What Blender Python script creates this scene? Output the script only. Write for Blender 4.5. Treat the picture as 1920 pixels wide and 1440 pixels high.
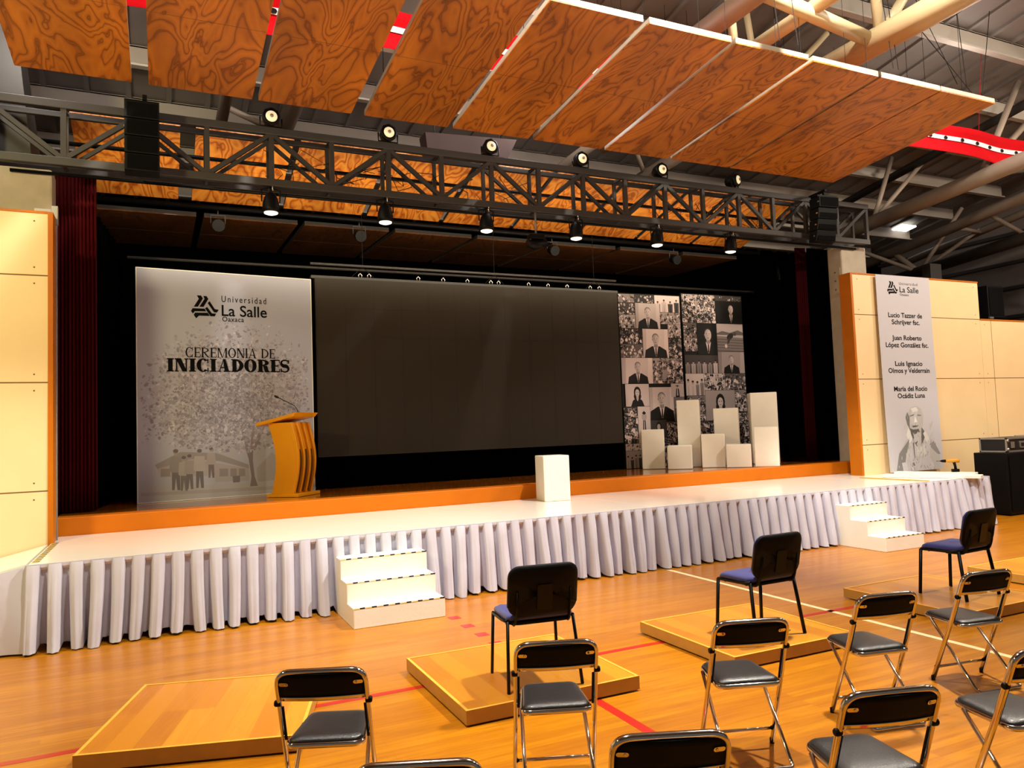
import bpy, bmesh, math, random
from mathutils import Vector, Matrix
for o in list(bpy.data.objects): bpy.data.objects.remove(o)
scene = bpy.context.scene
COL = scene.collection
R = math.radians

# ---------------------------------------------------------------- camera
yaw, pit, rol, EYE = .435956, .058535, -.036169, 1.85
fw = Vector((math.sin(yaw)*math.cos(pit), math.cos(yaw)*math.cos(pit), math.sin(pit)))
r0 = Vector((math.cos(yaw), -math.sin(yaw), 0)); u0 = r0.cross(fw)
rt = r0*math.cos(rol)+u0*math.sin(rol); up = -r0*math.sin(rol)+u0*math.cos(rol)
cam_data = bpy.data.cameras.new('camera'); cam = bpy.data.objects.new('camera', cam_data); COL.objects.link(cam)
m = Matrix((rt, up, -fw)).transposed().to_4x4(); m.translation = Vector((0, 0, EYE)); cam.matrix_world = m
cam_data.sensor_width = 36; cam_data.lens = 1416.5/1920*36; cam_data.clip_end = 300
scene.camera = cam

# ---------------------------------------------------------------- light and exposure
scene.view_settings.view_transform = 'Standard'; scene.view_settings.look = 'None'
scene.view_settings.gamma = 1; scene.view_settings.use_curve_mapping = False
scene.view_settings.exposure = 0.0
world = bpy.data.worlds.new('world'); scene.world = world; world.use_nodes = True
world.node_tree.nodes['Background'].inputs[0].default_value = (1.0, .93, .82, 1)
world.node_tree.nodes['Background'].inputs[1].default_value = .13
def lamp(name, kind, loc, target, power, col=(1, .88, .7), size=1., sizey=None, spot=60, blend=.6):
    d = bpy.data.lights.new(name, kind); d.energy = power; d.color = col
    if kind == 'AREA':
        d.size = size
        if sizey: d.shape = 'RECTANGLE'; d.size_y = sizey
    else: d.shadow_soft_size = size
    if kind == 'SPOT': d.spot_size = R(spot); d.spot_blend = blend
    o = bpy.data.objects.new(name, d); COL.objects.link(o); o.location = loc
    o.rotation_euler = (Vector(target)-Vector(loc)).to_track_quat('-Z', 'Y').to_euler()
    return o
lamp('hall_highbay_lamp', 'AREA', (6.6, 5.0, 8.4), (5.2, 5.2, 0), 1250, (1, .92, .80), .35)
lamp('hall_highbay_lamp', 'AREA', (1.2, 4.8, 8.4), (1.0, 5.2, 0), 850, (1, .92, .80), .4)
lamp('hall_highbay_lamp', 'AREA', (11.5, 4.2, 8.0), (12, 7, 0), 520, (1, .88, .72), .6)
lamp('hall_highbay_lamp', 'AREA', (17, 5.0, 7.6), (17, 8, 2), 330, (1, .82, .64), .6)
lamp('hall_flood_lamp', 'AREA', (-3.2, 5.5, 5.2), (-1.2, 9.7, 2.4), 270, (1, .85, .42), .5)
lamp('hall_flood_lamp', 'AREA', (15.5, 5.0, 5.5), (15.0, 9.7, 2.4), 120, (1, .78, .58), .5)
for i, x in enumerate((1.35, 2.91, 4.47, 6.02, 7.58, 9.17)):
    lamp('spotlight_beam', 'SPOT', (x, 10.33, 4.82), (x, 11.6, 1.0), 75, (1, .91, .78), .05, spot=88)
# added warm fill spots, standing in for floor bounce on the plywood canopy
for x in (1.2, 4.8, 8.6):
    lamp('canopy_bounce_fill', 'SPOT', (x, .4, 1.3), (x+.2, 8.0, 6.9), 680, (1, .90, .70), 1.4, spot=50, blend=.9)
for x, y, z, e in ((5.4, 5.2, 7.3, 60), (-1.5, 9.9, 6.9, 110), (5.6, 10.3, 6.9, 110), (12.5, 8.0, 7.3, 60), (18.5, 8.0, 6.0, 60)):  # added point fills that brighten the roof steel, no fixtures of their own
    lamp('roof_spill_fill', 'POINT', (x, y, z), (x, y, 0), e, (1, .92, .84), .25)
lamp('stage_bounce_fill', 'AREA', (5.4, 11.3, 4.75), (5.4, 12.9, 5.75), 150, (1, .86, .62), 12.0, .25)  # added strip in place of stage light bouncing up to the middle panels

# ---------------------------------------------------------------- materials
def lin(h):
    h = h.lstrip('#'); c = [int(h[i:i+2], 16)/255 for i in (0, 2, 4)]
    return tuple((x/12.92 if x <= .04045 else ((x+.055)/1.055)**2.4) for x in c)+(1,)
class NT:
    def __init__(s, name):
        s.m = bpy.data.materials.new(name); s.m.use_nodes = True; s.t = s.m.node_tree
        s.b = s.t.nodes['Principled BSDF']
    def n(s, typ, **kw):
        n = s.t.nodes.new(typ)
        for k, v in kw.items():
            if k.startswith('i_'):
                n.inputs[k[2:].replace('_', ' ')].default_value = v
            else: setattr(n, k, v)
        return n
    def l(s, a, b): s.t.links.new(a, b)
def mat(name, col, rough=.5, metal=0., var=.0, scale=6., bump=0., bscale=40., emit=None, estr=0., coat=0., trans=0., sheen=0., spec=.5):
    N = NT(name); b = N.b
    c = lin(col) if isinstance(col, str) else col
    b.inputs['Base Color'].default_value = c; b.inputs['Roughness'].default_value = rough; b.inputs['Metallic'].default_value = metal; b.inputs['Specular IOR Level'].default_value = spec
    if coat: b.inputs['Coat Weight'].default_value = coat; b.inputs['Coat Roughness'].default_value = .15
    if sheen: b.inputs['Sheen Weight'].default_value = sheen
    tc = N.n('ShaderNodeTexCoord')
    no = N.n('ShaderNodeTexNoise'); no.inputs['Scale'].default_value = scale; no.inputs['Detail'].default_value = 5
    N.l(tc.outputs['Object'], no.inputs['Vector'])
    mx = N.n('ShaderNodeMix', data_type='RGBA'); v = max(var, .03)
    mx.inputs['A'].default_value = tuple(x*(1-v) for x in c[:3])+(1,); mx.inputs['B'].default_value = tuple(min(1, x*(1+v)) for x in c[:3])+(1,)
    N.l(no.outputs['Fac'], mx.inputs['Factor']); N.l(mx.outputs['Result'], b.inputs['Base Color'])
    if bump:
        n2 = N.n('ShaderNodeTexNoise'); n2.inputs['Scale'].default_value = bscale; n2.inputs['Detail'].default_value = 4
        N.l(tc.outputs['Object'], n2.inputs['Vector'])
        bp = N.n('ShaderNodeBump'); bp.inputs['Strength'].default_value = bump; bp.inputs['Distance'].default_value = .01
        N.l(n2.outputs['Fac'], bp.inputs['Height']); N.l(bp.outputs['Normal'], b.inputs['Normal'])
    if emit:
        b.inputs['Emission Color'].default_value = lin(emit); b.inputs['Emission Strength'].default_value = estr
    return N.m
def plywood(name, base, dark, pale, rough=.45):
    # rotary-cut veneer: contour bands of a stretched noise field
    N = NT(name); tc = N.n('ShaderNodeTexCoord'); oi = N.n('ShaderNodeObjectInfo')
    mp = N.n('ShaderNodeMapping'); mp.inputs['Scale'].default_value = (1.5, .42, 1.5)
    add = N.n('ShaderNodeVectorMath', operation='SCALE'); add.inputs['Scale'].default_value = 37
    cmb = N.n('ShaderNodeCombineXYZ')
    N.l(oi.outputs['Random'], cmb.inputs['X']); N.l(oi.outputs['Random'], cmb.inputs['Y']); N.l(cmb.outputs[0], add.inputs[0])
    N.l(tc.outputs['Object'], mp.inputs['Vector'])
    va = N.n('ShaderNodeVectorMath', operation='ADD'); N.l(mp.outputs[0], va.inputs[0]); N.l(add.outputs[0], va.inputs[1])
    no = N.n('ShaderNodeTexNoise'); no.inputs['Scale'].default_value = 1.5; no.inputs['Detail'].default_value = 2.6; no.inputs['Roughness'].default_value = .48; no.inputs['Distortion'].default_value = .5
    N.l(va.outputs[0], no.inputs['Vector'])
    mu = N.n('ShaderNodeMath', operation='MULTIPLY'); mu.inputs[1].default_value = 13; N.l(no.outputs['Fac'], mu.inputs[0])
    fr = N.n('ShaderNodeMath', operation='FRACT'); N.l(mu.outputs[0], fr.inputs[0])
    cr = N.n('ShaderNodeValToRGB'); e = cr.color_ramp
    e.elements[0].position = 0; e.elements[0].color = lin(dark); e.elements[1].position = 1; e.elements[1].color = lin(base)
    x = e.elements.new(.13); x.color = lin(base); x = e.elements.new(.5); x.color = lin(pale); x = e.elements.new(.86); x.color = lin(base); x = e.elements.new(.95); x.color = lin(dark)
    N.l(fr.outputs[0], cr.inputs['Fac'])
    n2 = N.n('ShaderNodeTexNoise'); n2.inputs['Scale'].default_value = 1.1; N.l(va.outputs[0], n2.inputs['Vector'])
    hs = N.n('ShaderNodeHueSaturation')
    mr = N.n('ShaderNodeMapRange'); mr.inputs['From Min'].default_value = .3; mr.inputs['From Max'].default_value = .7; mr.inputs['To Min'].default_value = .75; mr.inputs['To Max'].default_value = 1.25
    N.l(n2.outputs['Fac'], mr.inputs['Value']); N.l(mr.outputs[0], hs.inputs['Value']); N.l(cr.outputs[0], hs.inputs['Color'])
    N.l(hs.outputs[0], N.b.inputs['Base Color']); N.b.inputs['Roughness'].default_value = rough
    N.b.inputs['Coat Weight'].default_value = .12; N.b.inputs['Coat Roughness'].default_value = .3
    return N.m
def planks(name, c1, c2, c3, length, width, rough=.25, coat=.3, rotz=0., gap='#7a4a12', bumpy=.15, gapw=.0012, wav=0.):
    N = NT(name); tc = N.n('ShaderNodeTexCoord'); mp = N.n('ShaderNodeMapping'); mp.inputs['Rotation'].default_value = (0, 0, rotz)
    N.l(tc.outputs['Object'], mp.inputs['Vector'])
    br = N.n('ShaderNodeTexBrick', offset=.37, offset_frequency=3, squash=1.0)
    br.inputs['Scale'].default_value = 1; br.inputs['Brick Width'].default_value = length; br.inputs['Row Height'].default_value = width
    br.inputs['Mortar Size'].default_value = gapw; br.inputs['Mortar Smooth'].default_value = .3; br.inputs['Bias'].default_value = 0
    br.inputs['Color1'].default_value = lin(c1); br.inputs['Color2'].default_value = lin(c2); br.inputs['Mortar'].default_value = lin(gap)
    N.l(mp.outputs[0], br.inputs['Vector'])
    mp2 = N.n('ShaderNodeMapping'); mp2.inputs['Scale'].default_value = (1.5, 22, 4); N.l(mp.outputs[0], mp2.inputs['Vector'])
    no = N.n('ShaderNodeTexNoise'); no.inputs['Scale'].default_value = 1.6; no.inputs['Detail'].default_value = 6; no.inputs['Distortion'].default_value = wav
    N.l(mp2.outputs[0], no.inputs['Vector'])
    mx = N.n('ShaderNodeMix', data_type='RGBA', blend_type='MIX'); mx.inputs['B'].default_value = lin(c3)
    mr = N.n('ShaderNodeMapRange'); mr.inputs['From Min'].default_value = .42; mr.inputs['From Max'].default_value = .75; mr.inputs['To Max'].default_value = .75
    N.l(no.outputs['Fac'], mr.inputs['Value']); N.l(mr.outputs[0], mx.inputs['Factor']); N.l(br.outputs['Color'], mx.inputs['A'])
    N.l(mx.outputs['Result'], N.b.inputs['Base Color']); N.b.inputs['Roughness'].default_value = rough
    N.b.inputs['Coat Weight'].default_value = coat; N.b.inputs['Coat Roughness'].default_value = .12
    bp = N.n('ShaderNodeBump'); bp.inputs['Strength'].default_value = bumpy; bp.inputs['Distance'].default_value = .002
    N.l(no.outputs['Fac'], bp.inputs['Height']); N.l(bp.outputs['Normal'], N.b.inputs['Normal'])
    return N.m
def printed(name, rough=.6, spec=.3):
    N = NT(name); a = N.n('ShaderNodeVertexColor', layer_name='Col'); N.l(a.outputs['Color'], N.b.inputs['Base Color'])
    N.b.inputs['Roughness'].default_value = rough; N.b.inputs['Specular IOR Level'].default_value = spec
    return N.m

M = {}
M['floor'] = planks('gym_floor_wood', '#b67504', '#a26102', '#8a4c02', 1.9, .075, rough=.34, coat=.12, gap='#9a5c10')
M['stage'] = planks('stage_floor_wood', '#a8641c', '#8e4f12', '#74400e', 1.6, .09, rough=.16, coat=.6)
M['lip'] = mat('stage_lip_wood', '#c0660a', .4, var=.12, scale=3, coat=.0, spec=.2)
M['riser'] = planks('riser_boards', '#d08c1c', '#ab6410', '#c07a16', 2.6, .16, rough=.35, coat=.2, gap='#a8691a', rotz=R(90), wav=1.2)
M['riser_edge'] = mat('riser_edge_wood', '#b98a3c', .45, var=.2, scale=9)
M['riser_trim'] = mat('riser_trim_wood', '#dda53a', .4, var=.1)
M['ply'] = plywood('plywood_face', '#a05a14', '#6c3a0c', '#b06a1c')
M['ply2'] = plywood('plywood_face_rear', '#b0601c', '#7a3a0e', '#c88430')
M['ply3'] = plywood('plywood_face_shaded', '#59310f', '#3a1c08', '#5e3612')  # dim light deep over the stage is put into these darker veneer tones
M['panelframe'] = mat('panel_edge_metal', '#a3998a', .5, .1, var=.1)
M['birch'] = mat('birch_wall_ply', '#dcc193', .5, var=.07, scale=2.5, coat=.08)
M['joint'] = mat('wall_joint', '#6b4c28', .8)
M['trimwood'] = mat('orange_trim_wood', '#b0620c', .45, var=.15, scale=5, spec=.2)
M['concrete'] = mat('concrete', '#a89c8a', .85, var=.2, scale=5, bump=.3, bscale=20)
M['steel'] = mat('truss_dark_steel', '#3c3a39', .5, .2, var=.15)
M['black'] = mat('black_metal', '#040405', .5, .1, spec=.2)
M['speaker'] = mat('speaker_black', '#070709', .6, bump=.4, bscale=160, spec=.2)
M['grille'] = mat('speaker_grille', '#030304', .8, bump=.8, bscale=260, spec=.1)
M['roof'] = mat('roof_sheet', '#76706c', .6, .1, var=.1, scale=2)
M['purlin'] = mat('purlin_paint', '#aaa298', .6, var=.1, scale=2)
M['tube'] = mat('cream_tube_paint', '#b5a17c', .5, var=.06)
M['tubebrown'] = mat('taupe_tube_paint', '#8d7e70', .5, var=.08)
M['side'] = mat('side_wall_sheet', '#6b625e', .7, var=.12)
M['darkbeam'] = mat('dark_beam', '#2a2624', .6, var=.1)
M['drape'] = mat('black_drape', '#020202', .95, spec=.0)
M['curtain'] = mat('red_curtain', '#4a060a', .85, var=.15, scale=3, spec=.1)
M['curtain_shaded'] = mat('red_curtain_shaded', '#2c0306', .9, var=.15, scale=3, spec=.05)  # the red curtain again, with the shade at right put into its colour
M['skirt'] = mat('white_satin', '#bdbccb', .45, var=.04, scale=3, bump=.2, bscale=12)
M['under'] = mat('platform_dark', '#141210', .8)
M['platform'] = mat('white_platform_sheet', '#efeae0', .22, var=.05, scale=1.5, coat=.4)
M['white'] = mat('white_paint', '#e4e0d4', .5, var=.06, scale=4, bump=.1)
M['box'] = mat('white_box_paint', '#efe8da', .38, var=.05, scale=5, bump=.12, bscale=10, coat=.2)
M['led'] = mat('led_screen_face', '#2c2419', .5, var=.1, scale=1.2, spec=.25)
M['ledseam'] = mat('led_screen_seam', '#15110e', .6)
M['yellow'] = mat('lectern_yellow', '#e09404', .38, var=.05, scale=3, coat=.15)
M['slotshade'] = mat('lectern_slot_shade', '#4e2403', .6)  # shade inside the slots, painted as a dark version of the yellow
M['chrome'] = mat('chrome', '#c9c4bd', .1, 1.0, var=.03)
M['vinyl'] = mat('black_vinyl', '#17181a', .34, bump=.25, bscale=220, coat=.15)
M['vinylback'] = mat('black_backrest', '#020202', .6, spec=.12)
M['plastic'] = mat('black_plastic', '#020203', .6, spec=.15)
M['bluefab'] = mat('blue_fabric', '#1a1f6e', .85, var=.15, scale=40, bump=.4, bscale=300, sheen=.3)
M['chairblack'] = mat('chair_black_tube', '#050506', .45, spec=.2)
M['red'] = mat('red_cloth', '#a8040e', .9, var=.15, scale=4, spec=.1)
M['clothwhite'] = mat('white_stripe_cloth', '#d6d2d4', .8)
M['print'] = printed('printed_board')
M['bannerprint'] = printed('printed_banner', .55)
M['ink'] = mat('black_ink', '#060506', .7, spec=.1)
M['lens'] = mat('lamp_lens', '#d8c9a8', .25, 0, emit='#ffe0b0', estr=.75)
M['lensdown'] = mat('lamp_lens_lit', '#fff4dd', .3, 0, emit='#fff0d8', estr=1.6)
M['skylight'] = mat('skylight', '#ffffff', .5, emit='#fffaf0', estr=3.)
M['redline'] = mat('red_court_paint', '#a81c10', .35, coat=.2)
M['whiteline'] = mat('white_court_paint', '#ead9a8', .35, coat=.2)
M['pipe'] = mat('grey_conduit', '#8f8a84', .45, .4)
M['case'] = mat('flight_case_black', '#0c0c0d', .5)
M['alu'] = mat('flight_case_aluminium', '#aaa69f', .35, .8)
M['drillyellow'] = mat('drill_yellow', '#c88a14', .5)
M['cable'] = mat('black_cable', '#050505', .6)
M['skylead'] = mat('steel_wire', '#1c1a19', .8, spec=.1)
M['mint'] = mat('pale_green_case', '#b9cdbc', .5)
M['hook'] = mat('shackle_steel', '#d6d2cc', .25, .9)

# ---------------------------------------------------------------- mesh helpers
class B:
    def __init__(s): s.bm = bmesh.new(); s.mi = 0
    def f(s, vs, mi=None):
        try:
            fc = s.bm.faces.new(vs); fc.material_index = s.mi if mi is None else mi; return fc
        except ValueError: return None
    def poly(s, pts, mi=None): return s.f([s.bm.verts.new(p) for p in pts], mi)
    def hexa(s, p, mi=None):   # 8 points: bottom 4 (ccw), top 4
        v = [s.bm.verts.new(q) for q in p]
        for a in ((3, 2, 1, 0), (4, 5, 6, 7), (0, 1, 5, 4), (1, 2, 6, 5), (2, 3, 7, 6), (3, 0, 4, 7)): s.f([v[i] for i in a], mi)
        return s
    def box(s, x0, x1, y0, y1, z0, z1, mi=None):
        return s.hexa([(x0, y0, z0), (x1, y0, z0), (x1, y1, z0), (x0, y1, z0), (x0, y0, z1), (x1, y0, z1), (x1, y1, z1), (x0, y1, z1)], mi)
    def path(s, pts, r, n=10, closed=False, mi=None, sx=1., sy=1., cap=True, ref=None):
        pts = [Vector(p) for p in pts]; N = len(pts); rings = []; prev = None
        for i, p in enumerate(pts):
            if closed: t = (pts[(i+1) % N]-pts[i-1]).normalized()
            else: t = (pts[min(i+1, N-1)]-pts[max(i-1, 0)]).normalized()
            if prev is None:
                a = Vector(ref) if ref else (Vector((0, 0, 1)) if abs(t.z) < .9 else Vector((0, 1, 0)))
                u = (a-t*a.dot(t)).normalized()
            else:
                u = (prev-t*prev.dot(t)); u = u.normalized() if u.length > 1e-6 else prev
            prev = u; w = t.cross(u); rr = r[i] if isinstance(r, (list, tuple)) else r
            rings.append([s.bm.verts.new(p+u*math.cos(k*2*math.pi/n)*rr*sx+w*math.sin(k*2*math.pi/n)*rr*sy) for k in range(n)])
        for i in range(N if closed else N-1):
            a, b = rings[i], rings[(i+1) % N]
            for k in range(n): 
                fc = s.f([a[k], a[(k+1) % n], b[(k+1) % n], b[k]], mi)
                if fc: fc.smooth = n > 5
        if cap and not closed: s.f(rings[0][::-1], mi); s.f(rings[-1], mi)
        return s
    def beam(s, a, b, w, h, mi=None, upv=(0, 0, 1)):   # rectangular bar from a to b
        a, b = Vector(a), Vector(b); t = (b-a).normalized(); u = Vector(upv); u = (u-t*u.dot(t))
        if u.length < 1e-3: u = Vector((0, 1, 0)); u = u-t*u.dot(t)
        u.normalize(); q = t.cross(u)
        P = []
        for c in (a, b):
            for (i, j) in ((-1, -1), (1, -1), (1, 1), (-1, 1)): P.append(c+q*i*w/2+u*j*h/2)
        return s.hexa(P, mi)
    def prism(s, pts, d0, d1, fn, mi=None):   # outline pts (2d), extruded from d0 to d1 via fn(u,v,d)
        a = [s.bm.verts.new(fn(u, v, d0)) for u, v in pts]; b = [s.bm.verts.new(fn(u, v, d1)) for u, v in pts]
        s.f(a[::-1], mi); s.f(b, mi); n = len(pts)
        for i in range(n): s.f([a[i], a[(i+1) % n], b[(i+1) % n], b[i]], mi)
        return s
    def lathe(s, prof, c=(0, 0, 0), n=20, mi=None, axis='Z', mat4=None):
        rings = []
        for r_, z in prof:
            ring = []
            for k in range(n):
                a = 2*math.pi*k/n; p = Vector((r_*math.cos(a), r_*math.sin(a), z))
                if mat4: p = mat4 @ p
                ring.append(s.bm.verts.new(p+Vector(c)))
            rings.append(ring)
        for a, b in zip(rings, rings[1:]):
            for k in range(n):
                fc = s.f([a[k], a[(k+1) % n], b[(k+1) % n], b[k]], mi)
                if fc: fc.smooth = True
        s.f(rings[0][::-1], mi); s.f(rings[-1], mi)
        return s
    def grid(s, fn, nu, nv, mi=None, smooth=True):
        v = [[s.bm.verts.new(fn(i/nu, j/nv)) for i in range(nu+1)] for j in range(nv+1)]
        for j in range(nv):
            for i in range(nu):
                fc = s.f([v[j][i], v[j][i+1], v[j+1][i+1], v[j+1][i]], mi)
                if fc: fc.smooth = smooth
        return s
    def out(s, name, mats, parent=None, bevel=0., solid=0., subsurf=0, recalc=True, smooth=None):
        if recalc: bmesh.ops.recalc_face_normals(s.bm, faces=s.bm.faces)
        me = bpy.data.meshes.new(name); s.bm.to_mesh(me); s.bm.free()
        for mm in (mats if isinstance(mats, (list, tuple)) else [mats]): me.materials.append(mm)
        o = bpy.data.objects.new(name, me); COL.objects.link(o)
        if parent: o.parent = parent
        if smooth:
            for p in me.polygons: p.use_smooth = True
        if solid:
            q = o.modifiers.new('solid', 'SOLIDIFY'); q.thickness = solid; q.offset = 0
        if bevel:
            q = o.modifiers.new('bevel', 'BEVEL'); q.width = bevel; q.segments = 2; q.limit_method = 'ANGLE'; q.angle_limit = R(40)
        if subsurf:
            q = o.modifiers.new('sub', 'SUBSURF'); q.levels = subsurf; q.render_levels = subsurf
        return o
def tag(o, label=None, cat=None, group=None, kind=None):
    if label: o['label'] = label
    if cat: o['category'] = cat
    if group: o['group'] = group
    if kind: o['kind'] = kind
    return o
def thing(name, label, cat, loc=(0, 0, 0), rz=0., group=None):
    o = bpy.data.objects.new(name, None); COL.objects.link(o); o.empty_display_size = .1
    o.location = loc; o.rotation_euler = (0, 0, rz); return tag(o, label, cat, group)
def dup(src, loc=None, rz=None, label=None):
    def cp(o, par):
        c = o.copy(); COL.objects.link(c); c.parent = par
        for ch in o.children: cp(ch, c)
        return c
    c = cp(src, None)
    if loc is not None: c.location = loc
    if rz is not None: c.rotation_euler = (0, 0, rz)
    if label: c['label'] = label
    return c
def struct(o): o['kind'] = 'structure'; return o
def arc_pts(pts, rad, n=6):   # round the corners of a polyline
    pts = [Vector(p) for p in pts]; out = [pts[0]]
    for i in range(1, len(pts)-1):
        a, b, c = pts[i-1], pts[i], pts[i+1]; d1 = (a-b).normalized(); d2 = (c-b).normalized()
        r_ = min(rad, (a-b).length*.49, (c-b).length*.49); p0 = b+d1*r_; p1 = b+d2*r_
        for k in range(n+1):
            t = k/n; out.append(p0*(1-t)**2+b*2*t*(1-t)+p1*t*t)
    out.append(pts[-1]); return out
def rrect(x0, x1, y0, y1, r, n=5):
    P = []
    for cx, cy, a0 in ((x1-r, y1-r, 0), (x0+r, y1-r, 90), (x0+r, y0+r, 180), (x1-r, y0+r, 270)):
        for k in range(n+1):
            a = R(a0+90*k/n); P.append((cx+r*math.cos(a), cy+r*math.sin(a)))
    return P
class Print:
    """coloured flat artwork on a board: every shape is a face with its own ink colour, stacked by tiny steps"""
    def __init__(s, fn): s.bm = bmesh.new(); s.cl = s.bm.loops.layers.float_color.new('Col'); s.fn = fn; s.k = 0
    def poly(s, pts, c, layer=None):
        if layer is None: s.k += 1; lay = s.k*.000012
        else: lay = layer
        try: f = s.bm.faces.new([s.bm.verts.new(s.fn(u, v, .0008+lay)) for u, v in pts])
        except ValueError: return
        cc = lin(c) if isinstance(c, str) else (tuple(((c/255)/12.92 if c/255 <= .04045 else ((c/255+.055)/1.055)**2.4) for _ in range(3))+(1,) if isinstance(c, (int, float)) else c)
        for l in f.loops: l[s.cl] = cc
    def rect(s, x0, y0, x1, y1, c): s.poly([(x0, y0), (x1, y0), (x1, y1), (x0, y1)], c)
    def ell(s, x, y, rx, ry, c, n=14, rot=0., jit=0., layer=None, rnd=None):
        P = []
        for k in range(n):
            a = 2*math.pi*k/n; q = 1+(rnd.uniform(-jit, jit) if rnd else 0)
            X, Y = rx*math.cos(a)*q, ry*math.sin(a)*q
            P.append((x+X*math.cos(rot)-Y*math.sin(rot), y+X*math.sin(rot)+Y*math.cos(rot)))
        s.poly(P, c, layer)
    def out(s, name, m_, parent):
        me = bpy.data.meshes.new(name); s.bm.to_mesh(me); s.bm.free(); me.materials.append(m_)
        o = bpy.data.objects.new(name, me); COL.objects.link(o); o.parent = parent; return o
def text_mesh(txt, width=None, height=None, off=0., space=1.):
    """flat outline text -> list of polygons (verts, faces); scaled to width / cap height"""
    c = bpy.data.curves.new('t', 'FONT'); c.body = txt; c.size = 1; c.offset = off; c.space_character = space; c.fill_mode = 'FRONT'; c.resolution_u = 4
    o = bpy.data.objects.new('t', c); COL.objects.link(o); bpy.context.view_layer.update()
    me = bpy.data.meshes.new_from_object(o.evaluated_get(bpy.context.evaluated_depsgraph_get()))
    V = [v.co.copy() for v in me.vertices]; F = [list(p.vertices) for p in me.polygons]
    bpy.data.objects.remove(o); bpy.data.curves.remove(c); bpy.data.meshes.remove(me)
    x0 = min(v.x for v in V); x1 = max(v.x for v in V); y0 = min(v.y for v in V)
    sx = width/(x1-x0) if width else (height or 1); sy = height if height else sx
    return [((v.x-x0)*sx, v.y*sy) for v in V], F
def put_text(name, fn, lines, m_, parent):
    for ln in lines: put_line(name, fn, [ln], m_, parent)
def put_line(name, fn, lines, m_, parent):
    bm = bmesh.new()
    for txt, x, y, w, h, off, sp, align in lines:
        V, F = text_mesh(txt, w, h, off, sp)
        if w is None and align == 'c':
            W = max(p[0] for p in V); x = x-W/2
        elif align == 'c': x = x-w/2
        vs = [bm.verts.new(fn(x+a, y+b, .0045)) for a, b in V]
        for f in F:
            try: bm.faces.new([vs[i] for i in f])
            except ValueError: pass
    me = bpy.data.meshes.new(name); bm.to_mesh(me); bm.free(); me.materials.append(m_)
    o = bpy.data.objects.new(name, me); COL.objects.link(o); o.parent = parent; return o
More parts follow.
